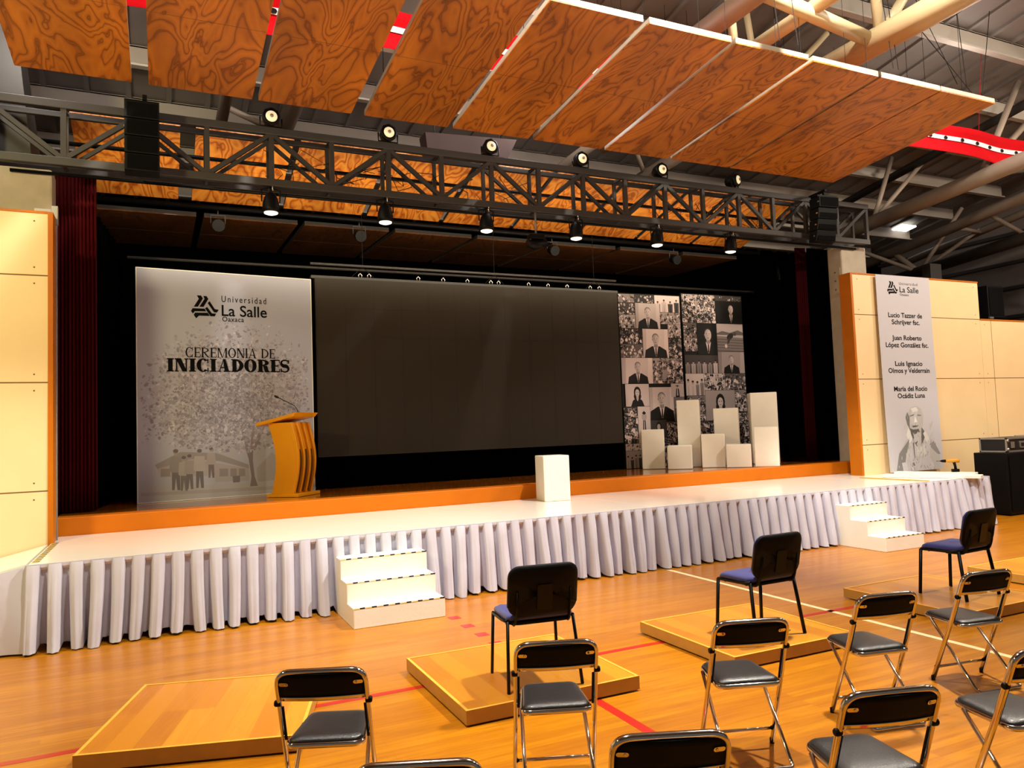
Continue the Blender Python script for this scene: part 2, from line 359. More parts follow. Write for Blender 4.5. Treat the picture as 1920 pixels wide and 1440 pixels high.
# hand-cut didone capitals: thick stems, hairlines and slab serifs
def serif_glyph(ch, t, h, s):
    P = []
    def rc(x0, y0, x1, y1): P.append([(x0, y0), (x1, y0), (x1, y1), (x0, y1)])
    def q(*p): P.append(list(p))
    def ring(cx, cy, rx, ry, tx, a0=0, a1=360, n=26):
        for k in range(n):
            a, b = R(a0+(a1-a0)*k/n), R(a0+(a1-a0)*(k+1)/n)
            ix, iy = rx-tx, ry-h
            q((cx+rx*math.cos(a), cy+ry*math.sin(a)), (cx+rx*math.cos(b), cy+ry*math.sin(b)), (cx+ix*math.cos(b), cy+iy*math.sin(b)), (cx+ix*math.cos(a), cy+iy*math.sin(a)))
    def stem(x, w): rc(x, 0, x+w, 1)
    def srf(x, w, y): rc(x-s, y, x+w+s, y+h)
    if ch == 'I': stem(s, t); srf(s, t, 0); srf(s, t, 1-h); return P, t+2*s
    if ch == 'N':
        W = .82+t*.5; n_ = h*1.2
        stem(s, n_); stem(W-s-n_, n_); q((s-.02, 1), (s+t*1.15, 1), (W-s, 0), (W-s-t*1.0, 0)); srf(s, n_, 0); rc(0, 1-h, s+n_, 1); srf(W-s-n_, n_, 1-h); return P, W
    if ch == 'M':
        W = 1.05+t*.6; n_ = h*1.2; c = W*.5
        stem(s, n_); stem(W-s-t, t); q((s, 1), (s+t, 1), (c+t*.35, 0), (c-t*.35, 0)); q((W-s-t, 1), (W-s-t+n_, 1), (c+t*.2, 0), (c, 0)); srf(s, n_, 0); srf(W-s-t, t, 0); rc(0, 1-h, s+t, 1); rc(W-s-t, 1-h, W, 1); return P, W
    if ch == 'E':
        W = .62+t*.5
        stem(s, t); rc(0, 0, W, h); rc(0, 1-h, W, 1); rc(s+t, .5-h/2, W-.12, .5+h/2); q((W-h, 0), (W, 0), (W, .28), (W-h*.6, .28)); q((W-h*.6, .72), (W, .72), (W, 1), (W-h, 1)); rc(W-.14-h*.4, .37, W-.12, .63); return P, W
    if ch == 'A':
        W = .84+t*.5; ap = W*.47
        q((ap-.02, 1), (ap+.05, 1), (s+h*1.0, 0), (s, 0)); q((ap-.04, 1), (ap+t*.45, 1), (W-s, 0), (W-s-t*1.1, 0)); rc(W*.25, .28, W*.68, .28+h); srf(s, h, 0); srf(W-s-t*1.1, t*1.1, 0); return P, W
    if ch == 'D':
        W = .8+t*.5; stem(s, t); srf(s, t, 0); srf(s, t, 1-h); ring(s+t*.6, .5, W-s-t*.6, .5, t, -90, 90); return P, W
    if ch == 'O': W = .82+t*.5; ring(W/2, .5, W/2, .52, t); return P, W
    if ch == 'C':
        W = .76+t*.5; ring(W*.52, .5, W*.52, .52, t, 44, 316); rc(W*.86, .66, W*.86+h, 1); rc(W*.86, 0, W*.86+h, .3); return P, W+.02
    if ch == 'R':
        W = .8+t*.5; stem(s, t); srf(s, t, 0); srf(s, t, 1-h); ring(s+t*.8, .745, .62-s+t*.35-t*.5+.1, .255, t*.95, -90, 90)
        q((s+t*1.1, .5), (s+t*2.1, .52), (W-.02, 0), (W-t*1.1, 0)); rc(W-t*.9, 0, W+.03, h); return P, W+.02
    if ch == 'S':
        W = .56+t*.5; C = []; rx = W/2-h*.6
        for k in range(41):
            if k <= 20: a = R(35+(270-35)*k/20); cy = .735; ry = .235
            else: a = R(90-(235)*(k-20)/20); cy = .265; ry = .235
            g = math.exp(-((k-20)/8.5)**2); C.append((W/2+(rx-g*t*.1)*math.cos(a), cy+ry*math.sin(a), h*.55+(t*.46-h*.55)*g))
        E_ = []
        for i, c in enumerate(C):
            a, b = C[max(0, i-1)], C[min(len(C)-1, i+1)]; dx, dy = b[0]-a[0], b[1]-a[1]; L = math.hypot(dx, dy) or 1
            E_.append(((c[0]-dy/L*c[2], c[1]+dx/L*c[2]), (c[0]+dy/L*c[2], c[1]-dx/L*c[2])))
        for (a, b) in zip(E_, E_[1:]): q(a[0], b[0], b[1], a[1])
        rc(W-h*1.3, .70, W-h*.1, .99); rc(h*.1, .01, h*1.3, .30); return P, W
    return P, .35
def serif_word(name, fn, word, x, y, W, H, t, h, s, gap, m_, parent):
    gl = []; cur = 0
    for ch in word:
        if ch == ' ': cur += .5; continue
        P, w = serif_glyph(ch, t, h, s); gl.append((cur, P)); cur += w+gap
    cur -= gap; k = W/cur; bm = bmesh.new()
    for cx, P in gl:
        for p in P: bm.faces.new([bm.verts.new(fn(x+(cx+a)*k, y+b*H, .0045)) for a, b in p])
    me = bpy.data.meshes.new(name); bm.to_mesh(me); bm.free(); me.materials.append(m_)
    o = bpy.data.objects.new(name, me); COL.objects.link(o); o.parent = parent; return o
LOGO = [[(612, 345), (655, 345), (674, 378), (622, 470), (580, 470), (632, 382)],
        [(678, 350), (712, 350), (730, 382), (680, 470), (636, 470), (690, 382)],
        [(742, 405), (795, 492), (837, 500), (818, 530), (788, 530), (722, 427)],
        [(716, 470), (765, 540), (809, 543), (795, 573), (750, 573), (694, 487)],
        [(567, 487), (690, 490), (707, 520), (590, 520), (570, 546), (550, 518)],
        [(592, 535), (722, 535), (743, 570), (632, 568), (602, 598), (578, 560)]]
def logo(name, fn, cx, cy, size, m_, parent):
    bm = bmesh.new()
    for P in LOGO:
        bm.faces.new([bm.verts.new(fn(cx+(a-693)/287*size, cy-((b-472)-(a-693)*.03)/287*size, .0045)) for a, b in P])
    bm.normal_update(); bmesh.ops.triangulate(bm, faces=bm.faces, ngon_method='EAR_CLIP')
    me = bpy.data.meshes.new(name); bm.to_mesh(me); bm.free(); me.materials.append(m_)
    o = bpy.data.objects.new(name, me); COL.objects.link(o); o.parent = parent; return o

# ================================================================ SETTING
ZP, ZS, YF, YL, YW = .775, .99, 8.10, 10.35, 9.70
# floor with painted court lines set into it
b = B(); b.box(-14, 24, -6, 24, -.12, 0, 0)
def line(x0, x1, y0, y1, mi): b.box(x0, x1, y0, y1, -.001, .0012, mi)
line(-9, 8.6, 5.365, 5.425, 1); line(2.61, 2.68, -1, 4.55, 1); line(5.75, 5.81, -2, 8.6, 2)
for y in (7.16, 6.80, 6.45, 6.12, 5.78): line(2.56, 2.67, y-.06, y+.06, 1)
struct(b.out('floor', [M['floor'], M['redline'], M['whiteline']]))
# roof deck: sloping ribbed sheet
def roofz(y): return 9.85-.17*y
b = B()
N_ = 0; x = -10.
while x < 22:
    for (xa, xb, dz) in ((x, x+.52, 0), (x+.52, x+.6, .05)):
        b.hexa([(xa, -4, roofz(-4)+.02-dz), (xb, -4, roofz(-4)+.02-dz), (xb, 20, roofz(20)+.02-dz), (xa, 20, roofz(20)+.02-dz), (xa, -4, roofz(-4)+.1), (xb, -4, roofz(-4)+.1), (xb, 20, roofz(20)+.1), (xa, 20, roofz(20)+.1)])
    x += .6
struct(b.out('ceiling', M['roof']))
def wallpanel(name, x0, x1, z1, vj, hj, side, trim):
    b = B(); b.box(x0, x1, YW, YW+.2, 0, z1, 0)
    for z in hj: b.box(x0, x1, YW-.001, YW+.003, z-.007, z+.007, 1)
    for xx in vj: b.box(xx-.006, xx+.006, YW-.001, YW+.003, 0, z1, 1)
    n = 0
    for z in list(hj)+[z1]:
        for xx in ([x0+.13, x1-.13] if x1-x0 < 8 else [x0+.13, x1-.13]):
            for dz in (-.09, .09):
                if 0 < z+dz < z1: b.box(xx-.008, xx+.008, YW-.002, YW+.002, z+dz-.008, z+dz+.008, 1)
    if trim: b.box(side[0], side[1], YW-.012, YW+.24, 0, z1+.02, 2)
    b.box(x0, x1, YW-.012, YW+.21, z1, z1+.025, 2)
    return struct(b.out(name, [M['birch'], M['joint'], M['trimwood']]))
wallpanel('wall_left', -9, -1.13, 4.43, (-3.6, -6.0), (1.35, 2.54, 3.73), (-1.13, -1.08), True)
wallpanel('wall_right', 11.40, 14.93, 4.43, (), (1.32, 2.51, 3.69), (11.35, 11.40), True)
wallpanel('wall_back_right', 14.935, 21.5, 3.68, (15.27, 18.9), (1.30, 2.51), None, False)
# far side wall of the hall with girts, back wall of the stage house
b = B(); b.box(21.6, 21.7, -4, 20, 0, 8.2, 0)
for z in (2.8, 3.6, 4.4, 5.2, 5.9, 6.7): b.box(21.45, 21.6, -4, 20, z, z+.09, 1)
struct(b.out('wall_side', [M['side'], M['darkbeam']]))
b = B(); b.box(-9, 22, 17.2, 17.3, 0, 7); struct(b.out('wall_back', M['drape']))
# ---------------------------------------------------------------- stage
b = B(); b.box(-1.14, 12.6, YL+.04, 17.2, 0, ZS-.003, 0); struct(b.out('floor_stage', M['stage']))
b = B()
P = [(-1.13, YL)]; P += [(12.02+.22*math.sin(R(a)), YL+.22-.22*math.cos(R(a))) for a in range(0, 91, 10)]; P += [(12.24, 10.62), (-1.13, 10.62)]
b.prism(P, ZP-.02, ZS, lambda u, v, d: (u, v, d))
o = b.out('stage_lip', M['lip'], bevel=.012); tag(o, 'orange wooden lip along the front edge of the stage with rounded right end', 'stage edge')

# platform in front of the stage
t = thing('stage_platform', 'long white-topped platform in front of the wooden stage', 'platform', (5.6, 9.2, 0))
def rel(t, o):
    o.parent = t; o.matrix_parent_inverse = Matrix.Translation(-t.location); return o
b = B(); b.box(-1.10, 12.38, YF, YL-.01, ZP-.05, ZP)
for x in (.9, 3.3, 5.75, 8.2, 10.6): b.box(x-.004, x+.004, YF+.01, YL-.02, ZP, ZP+.001)
rel(t, b.out('platform_top', M['platform'], bevel=.006))
b = B(); b.box(-1.0, 12.25, YF+.25, YL-.02, 0, ZP-.06); rel(t, b.out('platform_frame', M['under']))
b = B()
for k in range(26):
    y = YF+.12+k*.06; b.poly([(-1.09, y, ZP+.002), (-1.03, y+.0, ZP+.002), (-1.03, y+.03, ZP+.002), (-1.09, y+.03, ZP+.002)], k % 2)
rel(t, b.out('hazard_tape', [mat('tape_yellow', '#e0c020', .4), M['plastic']]))
# pleated skirt
random.seed(4)
pitch = .172
def pleat(u, k):   # u in 0..1 inside a pleat -> outward 0..1
    if u < .06: return u/.06
    if u < .66: return 1+.14*math.sin((u-.06)/.6*math.pi)
    if u < .72: return 1-(u-.66)/.06
    return 0
def skirt(name, A, C, zt, zb, outn, parent, seed, ztC=None, pitch=pitch):
    rnd = random.Random(seed); A, C = Vector(A), Vector(C); L = (C-A).length; d = (C-A)/L; n = Vector(outn)
    npl = max(1, int(round(L/pitch))); us = [0, .03, .06, .14, .24, .36, .46, .56, .66, .69, .72, .86]
    cols = []
    jw = [rnd.uniform(-.012, .012) for _ in range(npl+1)]; ja = [rnd.uniform(.75, 1.2) for _ in range(npl+1)]; jz = [rnd.uniform(-.012, .006) for _ in range(npl+1)]; sk = [rnd.uniform(-.03, .03) for _ in range(npl+1)]
    for k in range(npl):
        for u in us: cols.append((k, u))
    cols.append((npl-1, 1.))
    rows = [0, .04, .2, .4, .6, .8, .93, 1.]
    b = B(); V = []
    for (k, u) in cols:
        col = []
        s_ = (k+u)*L/npl
        for v in rows:
            p = pleat(u, k)*ja[k]; top = -.01+.045*p; bot = -.03+.16*p+.01*math.sin(u*19+k)
            o_ = top+(bot-top)*v**.8+.006*math.sin(v*9+k*2.3+u*4)*p
            wid = s_+(jw[k]+sk[k]*v)*v+(-.02*(u-.34)*v if pleat(u, k) > .5 else 0)
            zt_ = zt+((ztC-zt)*s_/L if ztC is not None else 0)
            z = zt_-(zt_-zb)*v+(jz[k]-.014*p if v > .9 else 0)+(.022 if v > .9 and p < .3 else 0)
            q = A+d*wid+n*o_; col.append(b.bm.verts.new((q.x, q.y, z)))
        V.append(col)
    for a, c in zip(V, V[1:]):
        for j in range(len(rows)-1):
            f = b.f([a[j], c[j], c[j+1], a[j+1]]); 
            if f: f.smooth = True
    # top band
    b.hexa([tuple(A+n*0)[:2]+(zt-.028,), tuple(C+n*0)[:2]+((ztC or zt)-.028,), tuple(C+n*.02)[:2]+((ztC or zt)-.028,), tuple(A+n*.02)[:2]+(zt-.028,),
            tuple(A)[:2]+(zt+.004,), tuple(C)[:2]+((ztC or zt)+.004,), tuple(C+n*.02)[:2]+((ztC or zt)+.004,), tuple(A+n*.02)[:2]+(zt+.004,)])
    return b.out(name, M['skirt'], recalc=False)
o = skirt('platform_skirt', (-1.12, YF, 0), (12.40, YF, 0), ZP, .035, (0, -1, 0), None, 3)
tag(o, 'long white satin pleated skirt along the front of the platform', 'table skirt')
o = skirt('platform_skirt', (12.40, YF, 0), (12.42, YL-.25, 0), ZP, .035, (1, 0, 0), None, 9)
tag(o, 'short white pleated skirt around the right-hand end of the platform', 'table skirt')
# ramp falling away on the left, with its cloth
t = thing('access_ramp', 'white ramp sloping down off the left end of the platform', 'ramp', (-2.6, 8.9, 0))
b = B(); b.hexa([(-4.3, YF+.12, 0), (-1.13, YF+.12, .70), (-1.13, YW-.03, .70), (-4.3, YW-.03, 0), (-4.3, YF+.12, .04), (-1.13, YF+.12, ZP-.005), (-1.13, YW-.03, ZP-.005), (-4.3, YW-.03, .04)])
rel(t, b.out('ramp_board', M['platform']))
b = B()
def drape_fn(u, v):
    x = -1.12-u*2.6; zt = ZP-.01-(u*2.6)*.235; z = zt*(1-v)+.02*v
    fold = .035*math.sin(u*30+2*v)*v*(1-u*.6)
    return (x+.05*v*(1-u), YF+.02-.10*v-fold, z)
b.grid(drape_fn, 60, 8); o = b.out('ramp_cloth', M['skirt']); tag(o, 'loose white cloth draped over the side of the ramp at far left', 'cloth')

# steps
def steps(x0, y0, w, d, label, rz=0.):
    t = thing('portable_steps', label, 'steps', (x0+w/2, y0+d/2, 0), rz, 'white portable steps')
    h = .193; b = B()
    prof = [(0, 0), (0, h), (d/3, h), (d/3, 2*h), (2*d/3, 2*h), (2*d/3, 3*h), (d-.02, 3*h), (d-.02, 0)]
    b.prism(prof, -w/2, w/2, lambda u, v, q: (q, u-d/2, v)); b.out('step_body', M['white'], t, bevel=.006)
    for k in range(3):
        yy = k*d/3-d/2; z = (k+1)*h
        b = B(); n = 16
        for i in range(n):
            xa = -w/2+w*i/n; xb = xa+w/n; mi = i % 2
            b.box(xa+.004, xb-.004 if mi else xb, yy-.002, yy+.014, z-.008, z+.0012, mi)
        b.out('hazard_tape', [mat('tape_cream', '#e2d08a', .4) if 'tape_cream' not in bpy.data.materials else bpy.data.materials['tape_cream'], M['plastic']], t)
    return t
steps(1.64, 7.26, .92, .82, 'white three-tread portable steps left of the nearest blue chair')
steps(8.84, 7.24, .76, .84, 'white three-tread portable steps at the right half of the platform')

# white loose boards and drill on platform
def slab(name, label, c, L, W, T, z, rz, m_, cat='board', grp=None):
    b = B(); b.box(-L/2, L/2, -W/2, W/2, 0, T); o = b.out(name, m_, bevel=.004); o.location = (c[0], c[1], z); o.rotation_euler = (0, 0, rz); return tag(o, label, cat, grp)
slab('white_board', 'long white board lying at the right end of the platform, nearer of the pair', (11.66, 8.58), 1.45, .26, .05, ZP+.003, R(-63.8), M['white'])
slab('white_board', 'long white board lying behind the nearer one, under the drill', (12.12, 8.85), 1.25, .24, .055, ZP+.003, R(-68), M['white'])
slab('timber_batten', 'narrow yellowish timber batten lying on the platform left of the white boards', (10.98, 8.78), .06, 1.25, .012, ZP+.003, R(2), M['riser_trim'], 'batten')
t = thing('cordless_drill', 'yellow and black cordless drill standing on the white boards', 'drill', (12.26, 8.62, ZP+.06), R(-30))
b = B(); b.path([(-.11, 0, .19), (-.02, 0, .19), (.03, 0, .19), (.11, 0, .185)], [.028, .032, .036, .03], 12); b.out('motor_body', M['drillyellow'], t)
b = B(); b.path([(-.19, 0, .19), (-.16, 0, .19), (-.11, 0, .19)], [.012, .022, .026], 10); b.path([(-.26, 0, .19), (-.19, 0, .19)], .004, 6); b.out('chuck', M['plastic'], t)
b = B(); b.path([(.03, 0, .17), (.045, 0, .10), (.05, 0, .05)], [.024, .02, .022], 10, sx=1.2); b.out('handle', M['plastic'], t)
b = B(); b.box(-.01, .10, -.035, .035, 0, .05); b.out('battery', M['plastic'], t, bevel=.006)

# ---------------------------------------------------------------- columns, conduit
for x0, x1, lb in ((-2.0, -1.17, 'concrete column behind the left wood-panel wall'), (12.04, 12.72, 'concrete column right of the stage opening with bolted plate')):
    t = thing('concrete_column', lb, 'column', ((x0+x1)/2, 10.6, 0))
    b = B(); b.box(x0, x1, 10.45, 10.80, 0, 5.18); rel(t, b.out('shaft', M['concrete'], bevel=.03))
    if x0 > 0:
        b = B(); b.box(x0-.012, x0, 10.50, 10.72, 4.25, 4.75)
        rel(t, b.out('steel_plate', M['concrete']))
        for z in (4.33, 4.5, 4.67): 
            b = B(); b.box(x0-.02, x0-.012, 10.6, 10.63, z-.015, z+.015); rel(t, b.out('bolt', M['joint']))
t = thing('conduit_pipe', 'grey vertical conduit beside the left wall edge and red curtain', 'pipe', (-1.1, 9.98, 0))
b = B(); b.path([(-1.09, 9.99, ZP), (-1.09, 9.99, 4.55)], .022, 8); rel(t, b.out('pipe', M['pipe']))
b = B(); b.box(-1.13, -1.06, 9.955, 10.02, 4.38, 4.6); b.box(-1.3, -1.08, 9.96, 10.0, 4.52, 4.56); rel(t, b.out('junction_bracket', M['pipe'], bevel=.006))

# ---------------------------------------------------------------- curtains & black drapes
def curtain(name, A, C, z0, z1, folds, amp, m_, label, cat='curtain', grp=None):
    A, C = Vector(A), Vector(C); d = C-A; n = Vector((-d.y, d.x, 0)).normalized(); b = B(); nu = folds*8
    def fn(u, v):
        ph = u*folds*2*math.pi; off = amp*math.sin(ph)+amp*.35*math.sin(ph*.37+1+v)
        p = A+d*(u+.006*math.sin(ph*2)); p = p+n*off; return (p.x, p.y, z1+(z0-z1)*v)
    b.grid(fn, nu, 6); return tag(b.out(name, m_, recalc=False, solid=.004), label, cat, grp)
curtain('stage_curtain', (-1.20, 10.98, 0), (-.74, 11.0, 0), ZS+.02, 5.45, 11, .022, M['curtain'], 'dark red velvet curtain gathered at the left of the stage')
curtain('wing_drape', (11.78, 11.06, 0), (12.5, 11.06, 0), ZS+.01, 5.25, 9, .02, M['drape'], 'black sheet added as shade beside the narrow red curtain at the right column', 'drape')  # sheet added to paint the shade that swallows the rest of the curtain
curtain('stage_curtain', (11.52, 11.12, 0), (11.76, 11.08, 0), ZS+.02, 5.25, 5, .016, M['curtain_shaded'], 'dark red velvet curtain gathered at the right of the stage, in shade')
curtain('stage_backdrop', (-.9, 12.75, 0), (12.6, 12.75, 0), ZS+.01, 4.62, 60, .04, M['drape'], 'black drape hanging across the back of the stage', 'backdrop')
curtain('wing_drape', (-.80, 11.12, 0), (-.62, 12.7, 0), ZS+.01, 4.9, 8, .03, M['drape'], 'black wing drape between red curtain and the event board', 'drape')
curtain('wing_drape', (11.25, 11.3, 0), (12.4, 12.6, 0), ZS+.01, 5.0, 10, .03, M['drape'], 'black wing drape right of the photo collage', 'drape')
curtain('screen_skirting_drape', (2.15, 12.32, 0), (8.0, 12.32, 0), ZS+.01, 1.62, 30, .02, M['drape'], 'black drape under the video screen', 'drape')
b = B(); b.path([(-.45, 12.74, 4.66), (11.9, 12.74, 4.66)], .024, 8); tag(b.out('drape_pipe', M['darkbeam']), 'thin steel pipe carrying the black backdrop', 'pipe')

# ================================================================ STAGE THINGS
# event board
EA, EC, EH = Vector((-.31, 11.78, ZS)), Vector((2.17, 12.05, ZS)), 3.33
ed = (EC-EA); EW = ed.length; ed.normalize(); en = Vector((ed.y, -ed.x, 0))
def efn(u, v, d): p = ed*u+en*d; return (p.x, p.y, v)
t = thing('event_board', 'tall pale printed board with ceremony title and a tree picture', 'printed board', EA)
b = B(); b.prism([(0, 0), (EW, 0), (EW, EH), (0, EH)], -.035, 0, lambda u, v, d: efn(u, v, d)); b.out('board', M['white'], t)
pr = Print(efn); rnd = random.Random(11)
pr.rect(.012, .012, EW-.012, EH-.012, '#a6a8b6')
for k in range(70):
    a = rnd.uniform(0, 6.283); q = rnd.random()**.6; pr.ell(EW*(.52+.40*math.cos(a)*q), EH*(.43+.24*math.sin(a)*q), rnd.uniform(.10, .22), rnd.uniform(.06, .14), rnd.choice(('#a5a3ab', '#a19ea6', '#a7a5ad')), 12, rnd.uniform(0, 3), .25, rnd=rnd)
def eu(x): return (x-256)/331*EW
def ev(x, y): top = 497+(x-255)*.0915; bot = 945-(x-258)*.075; return (bot-y)/(bot-top)*EH
def ep(pts, c): pr.poly([(eu(x), ev(x, y)) for x, y in pts], c)
# lawn, shade, house
ep([(262, 915), (585, 900), (588, 917), (262, 940)], '#aaa6a8')
ep([(262, 925), (585, 908), (588, 914), (262, 931)], '#9f9b9e')
ep([(286, 873), (330, 849), (395, 851), (455, 873), (455, 880), (400, 866), (350, 862), (290, 880)], '#8f8b8d')
ep([(290, 880), (350, 862), (455, 880), (455, 902), (392, 905), (392, 893), (296, 896)], '#a39d9f')
for x0, x1 in ((296, 312), (400, 416), (420, 432), (436, 448)): ep([(x0, 880), (x1, 880), (x1, 894), (x0, 895)], '#8b8587')
ep([(470, 880), (500, 850), (520, 862), (512, 900), (472, 905)], '#9d9a9c')
ep([(424, 894), (438, 893), (438, 905), (425, 906)], '#767173')
# trunk and limbs
ep([(449, 842), (464, 842), (463, 865), (466, 895), (472, 912), (457, 913), (460, 895), (455, 862)], '#7d7477')
for P in ([(451, 846), (440, 800), (420, 770), (423, 768), (446, 798), (459, 846)], [(458, 846), (462, 800), (455, 740), (459, 740), (468, 800), (465, 846)], [(462, 846), (480, 800), (505, 770), (508, 772), (486, 805), (468, 846)]): ep(P, '#847b7f')
# foliage
for k in range(10500):
    a = rnd.uniform(0, 2*math.pi); q = rnd.random()**.6; cx, cy = (430, 745) if rnd.random() < .7 else (400, 780)
    x = cx+math.cos(a)*q*168; y = cy+math.sin(a)*q*(105 if math.sin(a) > 0 else 150)
    if x < 264 or x > 576 or y > 852-.12*abs(x-430): continue
    dens = 1.15-q*.75-(max(0, 700-y)/150)*.45
    if rnd.random() > dens: continue
    g = rnd.choice((120, 127, 133, 138, 144, 150, 158, 178)); g = g+(1-dens)*26
    w = rnd.choice((1.0, 1.6, 2.4, 3.4, 4.6))/331*EW*rnd.uniform(.7, 1.2); 
    pr.ell(eu(x), ev(x, y), w, w*rnd.uniform(.35, .8), (((g-5)/255)**2.2, ((g-9)/255)**2.2, ((g+1)/255)**2.2, 1), 5, rnd.uniform(0, 3.1), .3, layer=.0006+k*1.5e-7, rnd=rnd)
pr.k += 60
# little group of standing figures
for (x, y0, h, c1, c2) in ((322, 920, 78, '#8a8688', '#6f6b6e'), (336, 921, 66, '#a19b9d', '#757173'), (346, 918, 66, '#979294', '#706c6f'), (364, 916, 74, '#a8a2a3', '#6c686b'), (385, 897, 58, '#a29c9e', '#75696d')):
    w = h*.11
    ep([(x-w*.8, y0-h*.45), (x+w*.8, y0-h*.45), (x+w*.9, y0), (x+w*.3, y0), (x, y0-h*.3), (x-w*.3, y0), (x-w*.8, y0)], c2)
    ep([(x-w*1.1, y0-h*.80), (x+w*1.1, y0-h*.80), (x+w*1.35, y0-h*.45), (x+w*.9, y0-h*.42), (x-w*.9, y0-h*.42), (x-w*1.35, y0-h*.45)], c1)
    pr.ell(eu(x), ev(x, y0-h*.9), w*.5/331*EW, w*.68/331*EW, '#9a8f90', 10)
    pr.ell(eu(x), ev(x, y0-h*.935), w*.55/331*EW, w*.45/331*EW, '#676264', 10)
pr.out('print', M['print'], t)
for wd, x0, x1, yb, hpx, tt, hh, sf, gp in (('INICIADORES', 308, 538, 698.5, 24.5, .33, .09, .09, .05), ('CEREMONIA DE', 341, 510, 672, 18.5, .17, .075, .06, .10)):
    u0_, u1_ = eu(x0), eu(x1); v_ = ev((x0+x1)/2, yb)-.008
    serif_word('lettering', efn, wd, u0_, v_, u1_-u0_, hpx/425*EH, tt, hh, sf, gp, M['ink'], t)
put_text('lettering', efn, [('Universidad', eu(408), ev(450, 569.5), eu(494)-eu(408), .135, .004, 1.35, 'l'), ('La Salle', eu(408), ev(450, 595.5), eu(495)-eu(408), .235, .012, 1., 'l'), ('Oaxaca', eu(409), ev(430, 604.8), eu(450)-eu(409), .105, .012, 1.1, 'l')], M['ink'], t)
logo('logo_mark', efn, eu(377), ev(377, 576), .385, M['ink'], t)

# lectern : faces right, speaker stands on its left
t = thing('lectern', 'bright yellow wooden lectern with slotted curved front, in front of the printed board', 'lectern', (1.74, 11.42, ZS), R(-42))
def prof(off0, off1, n=14, z0=.045, z1=1.06):
    F_, K_ = [], []
    for k in range(n+1):
        s_ = k/n; z = z0+(z1-z0)*s_; bow = math.sin(math.pi*s_)*.095
        F_.append((off1+bow-.02*s_, z)); K_.append((off0+bow*.9+(-.05*s_*s_), z))
    return F_+K_[::-1]
b = B(); b.prism(prof(-.20, .12), -.235, .235, lambda u, v, d: (u, d, v)); b.out('body', M['yellow'], t, bevel=.004)
for yy in (-.215, -.075, .075, .215):
    b = B(); b.prism(prof(.12, .165), yy-.022, yy+.022, lambda u, v, d: (u, d, v)); b.out('fin', M['yellow'], t, bevel=.004)
b = B(); b.prism(prof(.11, .128, z0=.06, z1=.97), -.2, .2, lambda u, v, d: (u, d, v)); b.out('slot_back', M['slotshade'], t)
b = B(); b.box(-.25, .27, -.29, .29, 0, .045); b.out('base', M['yellow'], t, bevel=.006)
b = B(); b.hexa([(-.40, -.30, 1.02), (.20, -.30, 1.14), (.20, .30, 1.14), (-.40, .30, 1.02), (-.41, -.30, 1.065), (.26, -.30, 1.20), (.26, .30, 1.20), (-.41, .30, 1.065)])
b.out('reading_top', M['yellow'], t, bevel=.006)
t2 = thing('gooseneck_microphone', 'thin black gooseneck microphone on top of the yellow lectern', 'microphone', (1.78, 11.43, ZS+1.178), R(-42))
b = B(); b.path([(.06, 0, .0), (.05, 0, .07), (.0, 0, .13), (-.12, 0, .19), (-.27, 0, .26)], .006, 8); b.out('gooseneck', M['cable'], t2)
b = B(); b.path([(-.27, 0, .26), (-.30, 0, .275), (-.335, 0, .29)], [.012, .019, .012], 10); b.out('capsule', M['cable'], t2)
b = B(); b.lathe([(.03, -.002), (.028, .02), (.012, .03)], (.06, 0, 0), 12); b.out('mount', M['cable'], t2)

# video screen
t = thing('video_screen', 'huge dark video wall screen hanging at the back of the stage', 'screen', (5.11, 12.2, 1.5))
b = B(); b.box(2.25, 7.96, 12.17, 12.28, 1.50, 4.375); rel(t, b.out('screen_face', M['led']))
b = B()
for k in range(1, 12): x = 2.25+5.71*k/12; b.box(x-.0015, x+.0015, 12.168, 12.17, 1.5, 4.375)
for k in range(1, 6): z = 1.5+2.875*k/6; b.box(2.25, 7.96, 12.168, 12.17, z-.0015, z+.0015)
rel(t, b.out('module_seams', M['ledseam']))
b = B(); b.box(2.2, 8.0, 12.2, 12.32, 4.375, 4.42); b.path([(2.2, 12.25, 4.62), (8.0, 12.25, 4.62)], .022, 8)
rel(t, b.out('hanging_bar', M['steel']))
for x in (3.0, 3.15, 4.0, 4.45, 4.9, 5.35, 5.5, 6.1, 6.5, 6.9, 7.4, 7.6):
    b = B(); b.path([(x-.02, 12.22, 4.42), (x-.03, 12.22, 4.46), (x, 12.22, 4.495), (x+.03, 12.22, 4.46), (x+.02, 12.22, 4.42)], .008, 6); rel(t, b.out('shackle', M['hook']))
for x in (3.05, 5.43, 7.5):
    b = B(); b.path([(x-.18, 12.24, 4.44), (x, 12.24, 4.60), (x+.18, 12.24, 4.44)], .006, 5); b.path([(x, 12.24, 4.6), (x, 12.24, 5.5)], .004, 5); rel(t, b.out('bridle_wire', M['skylead']))

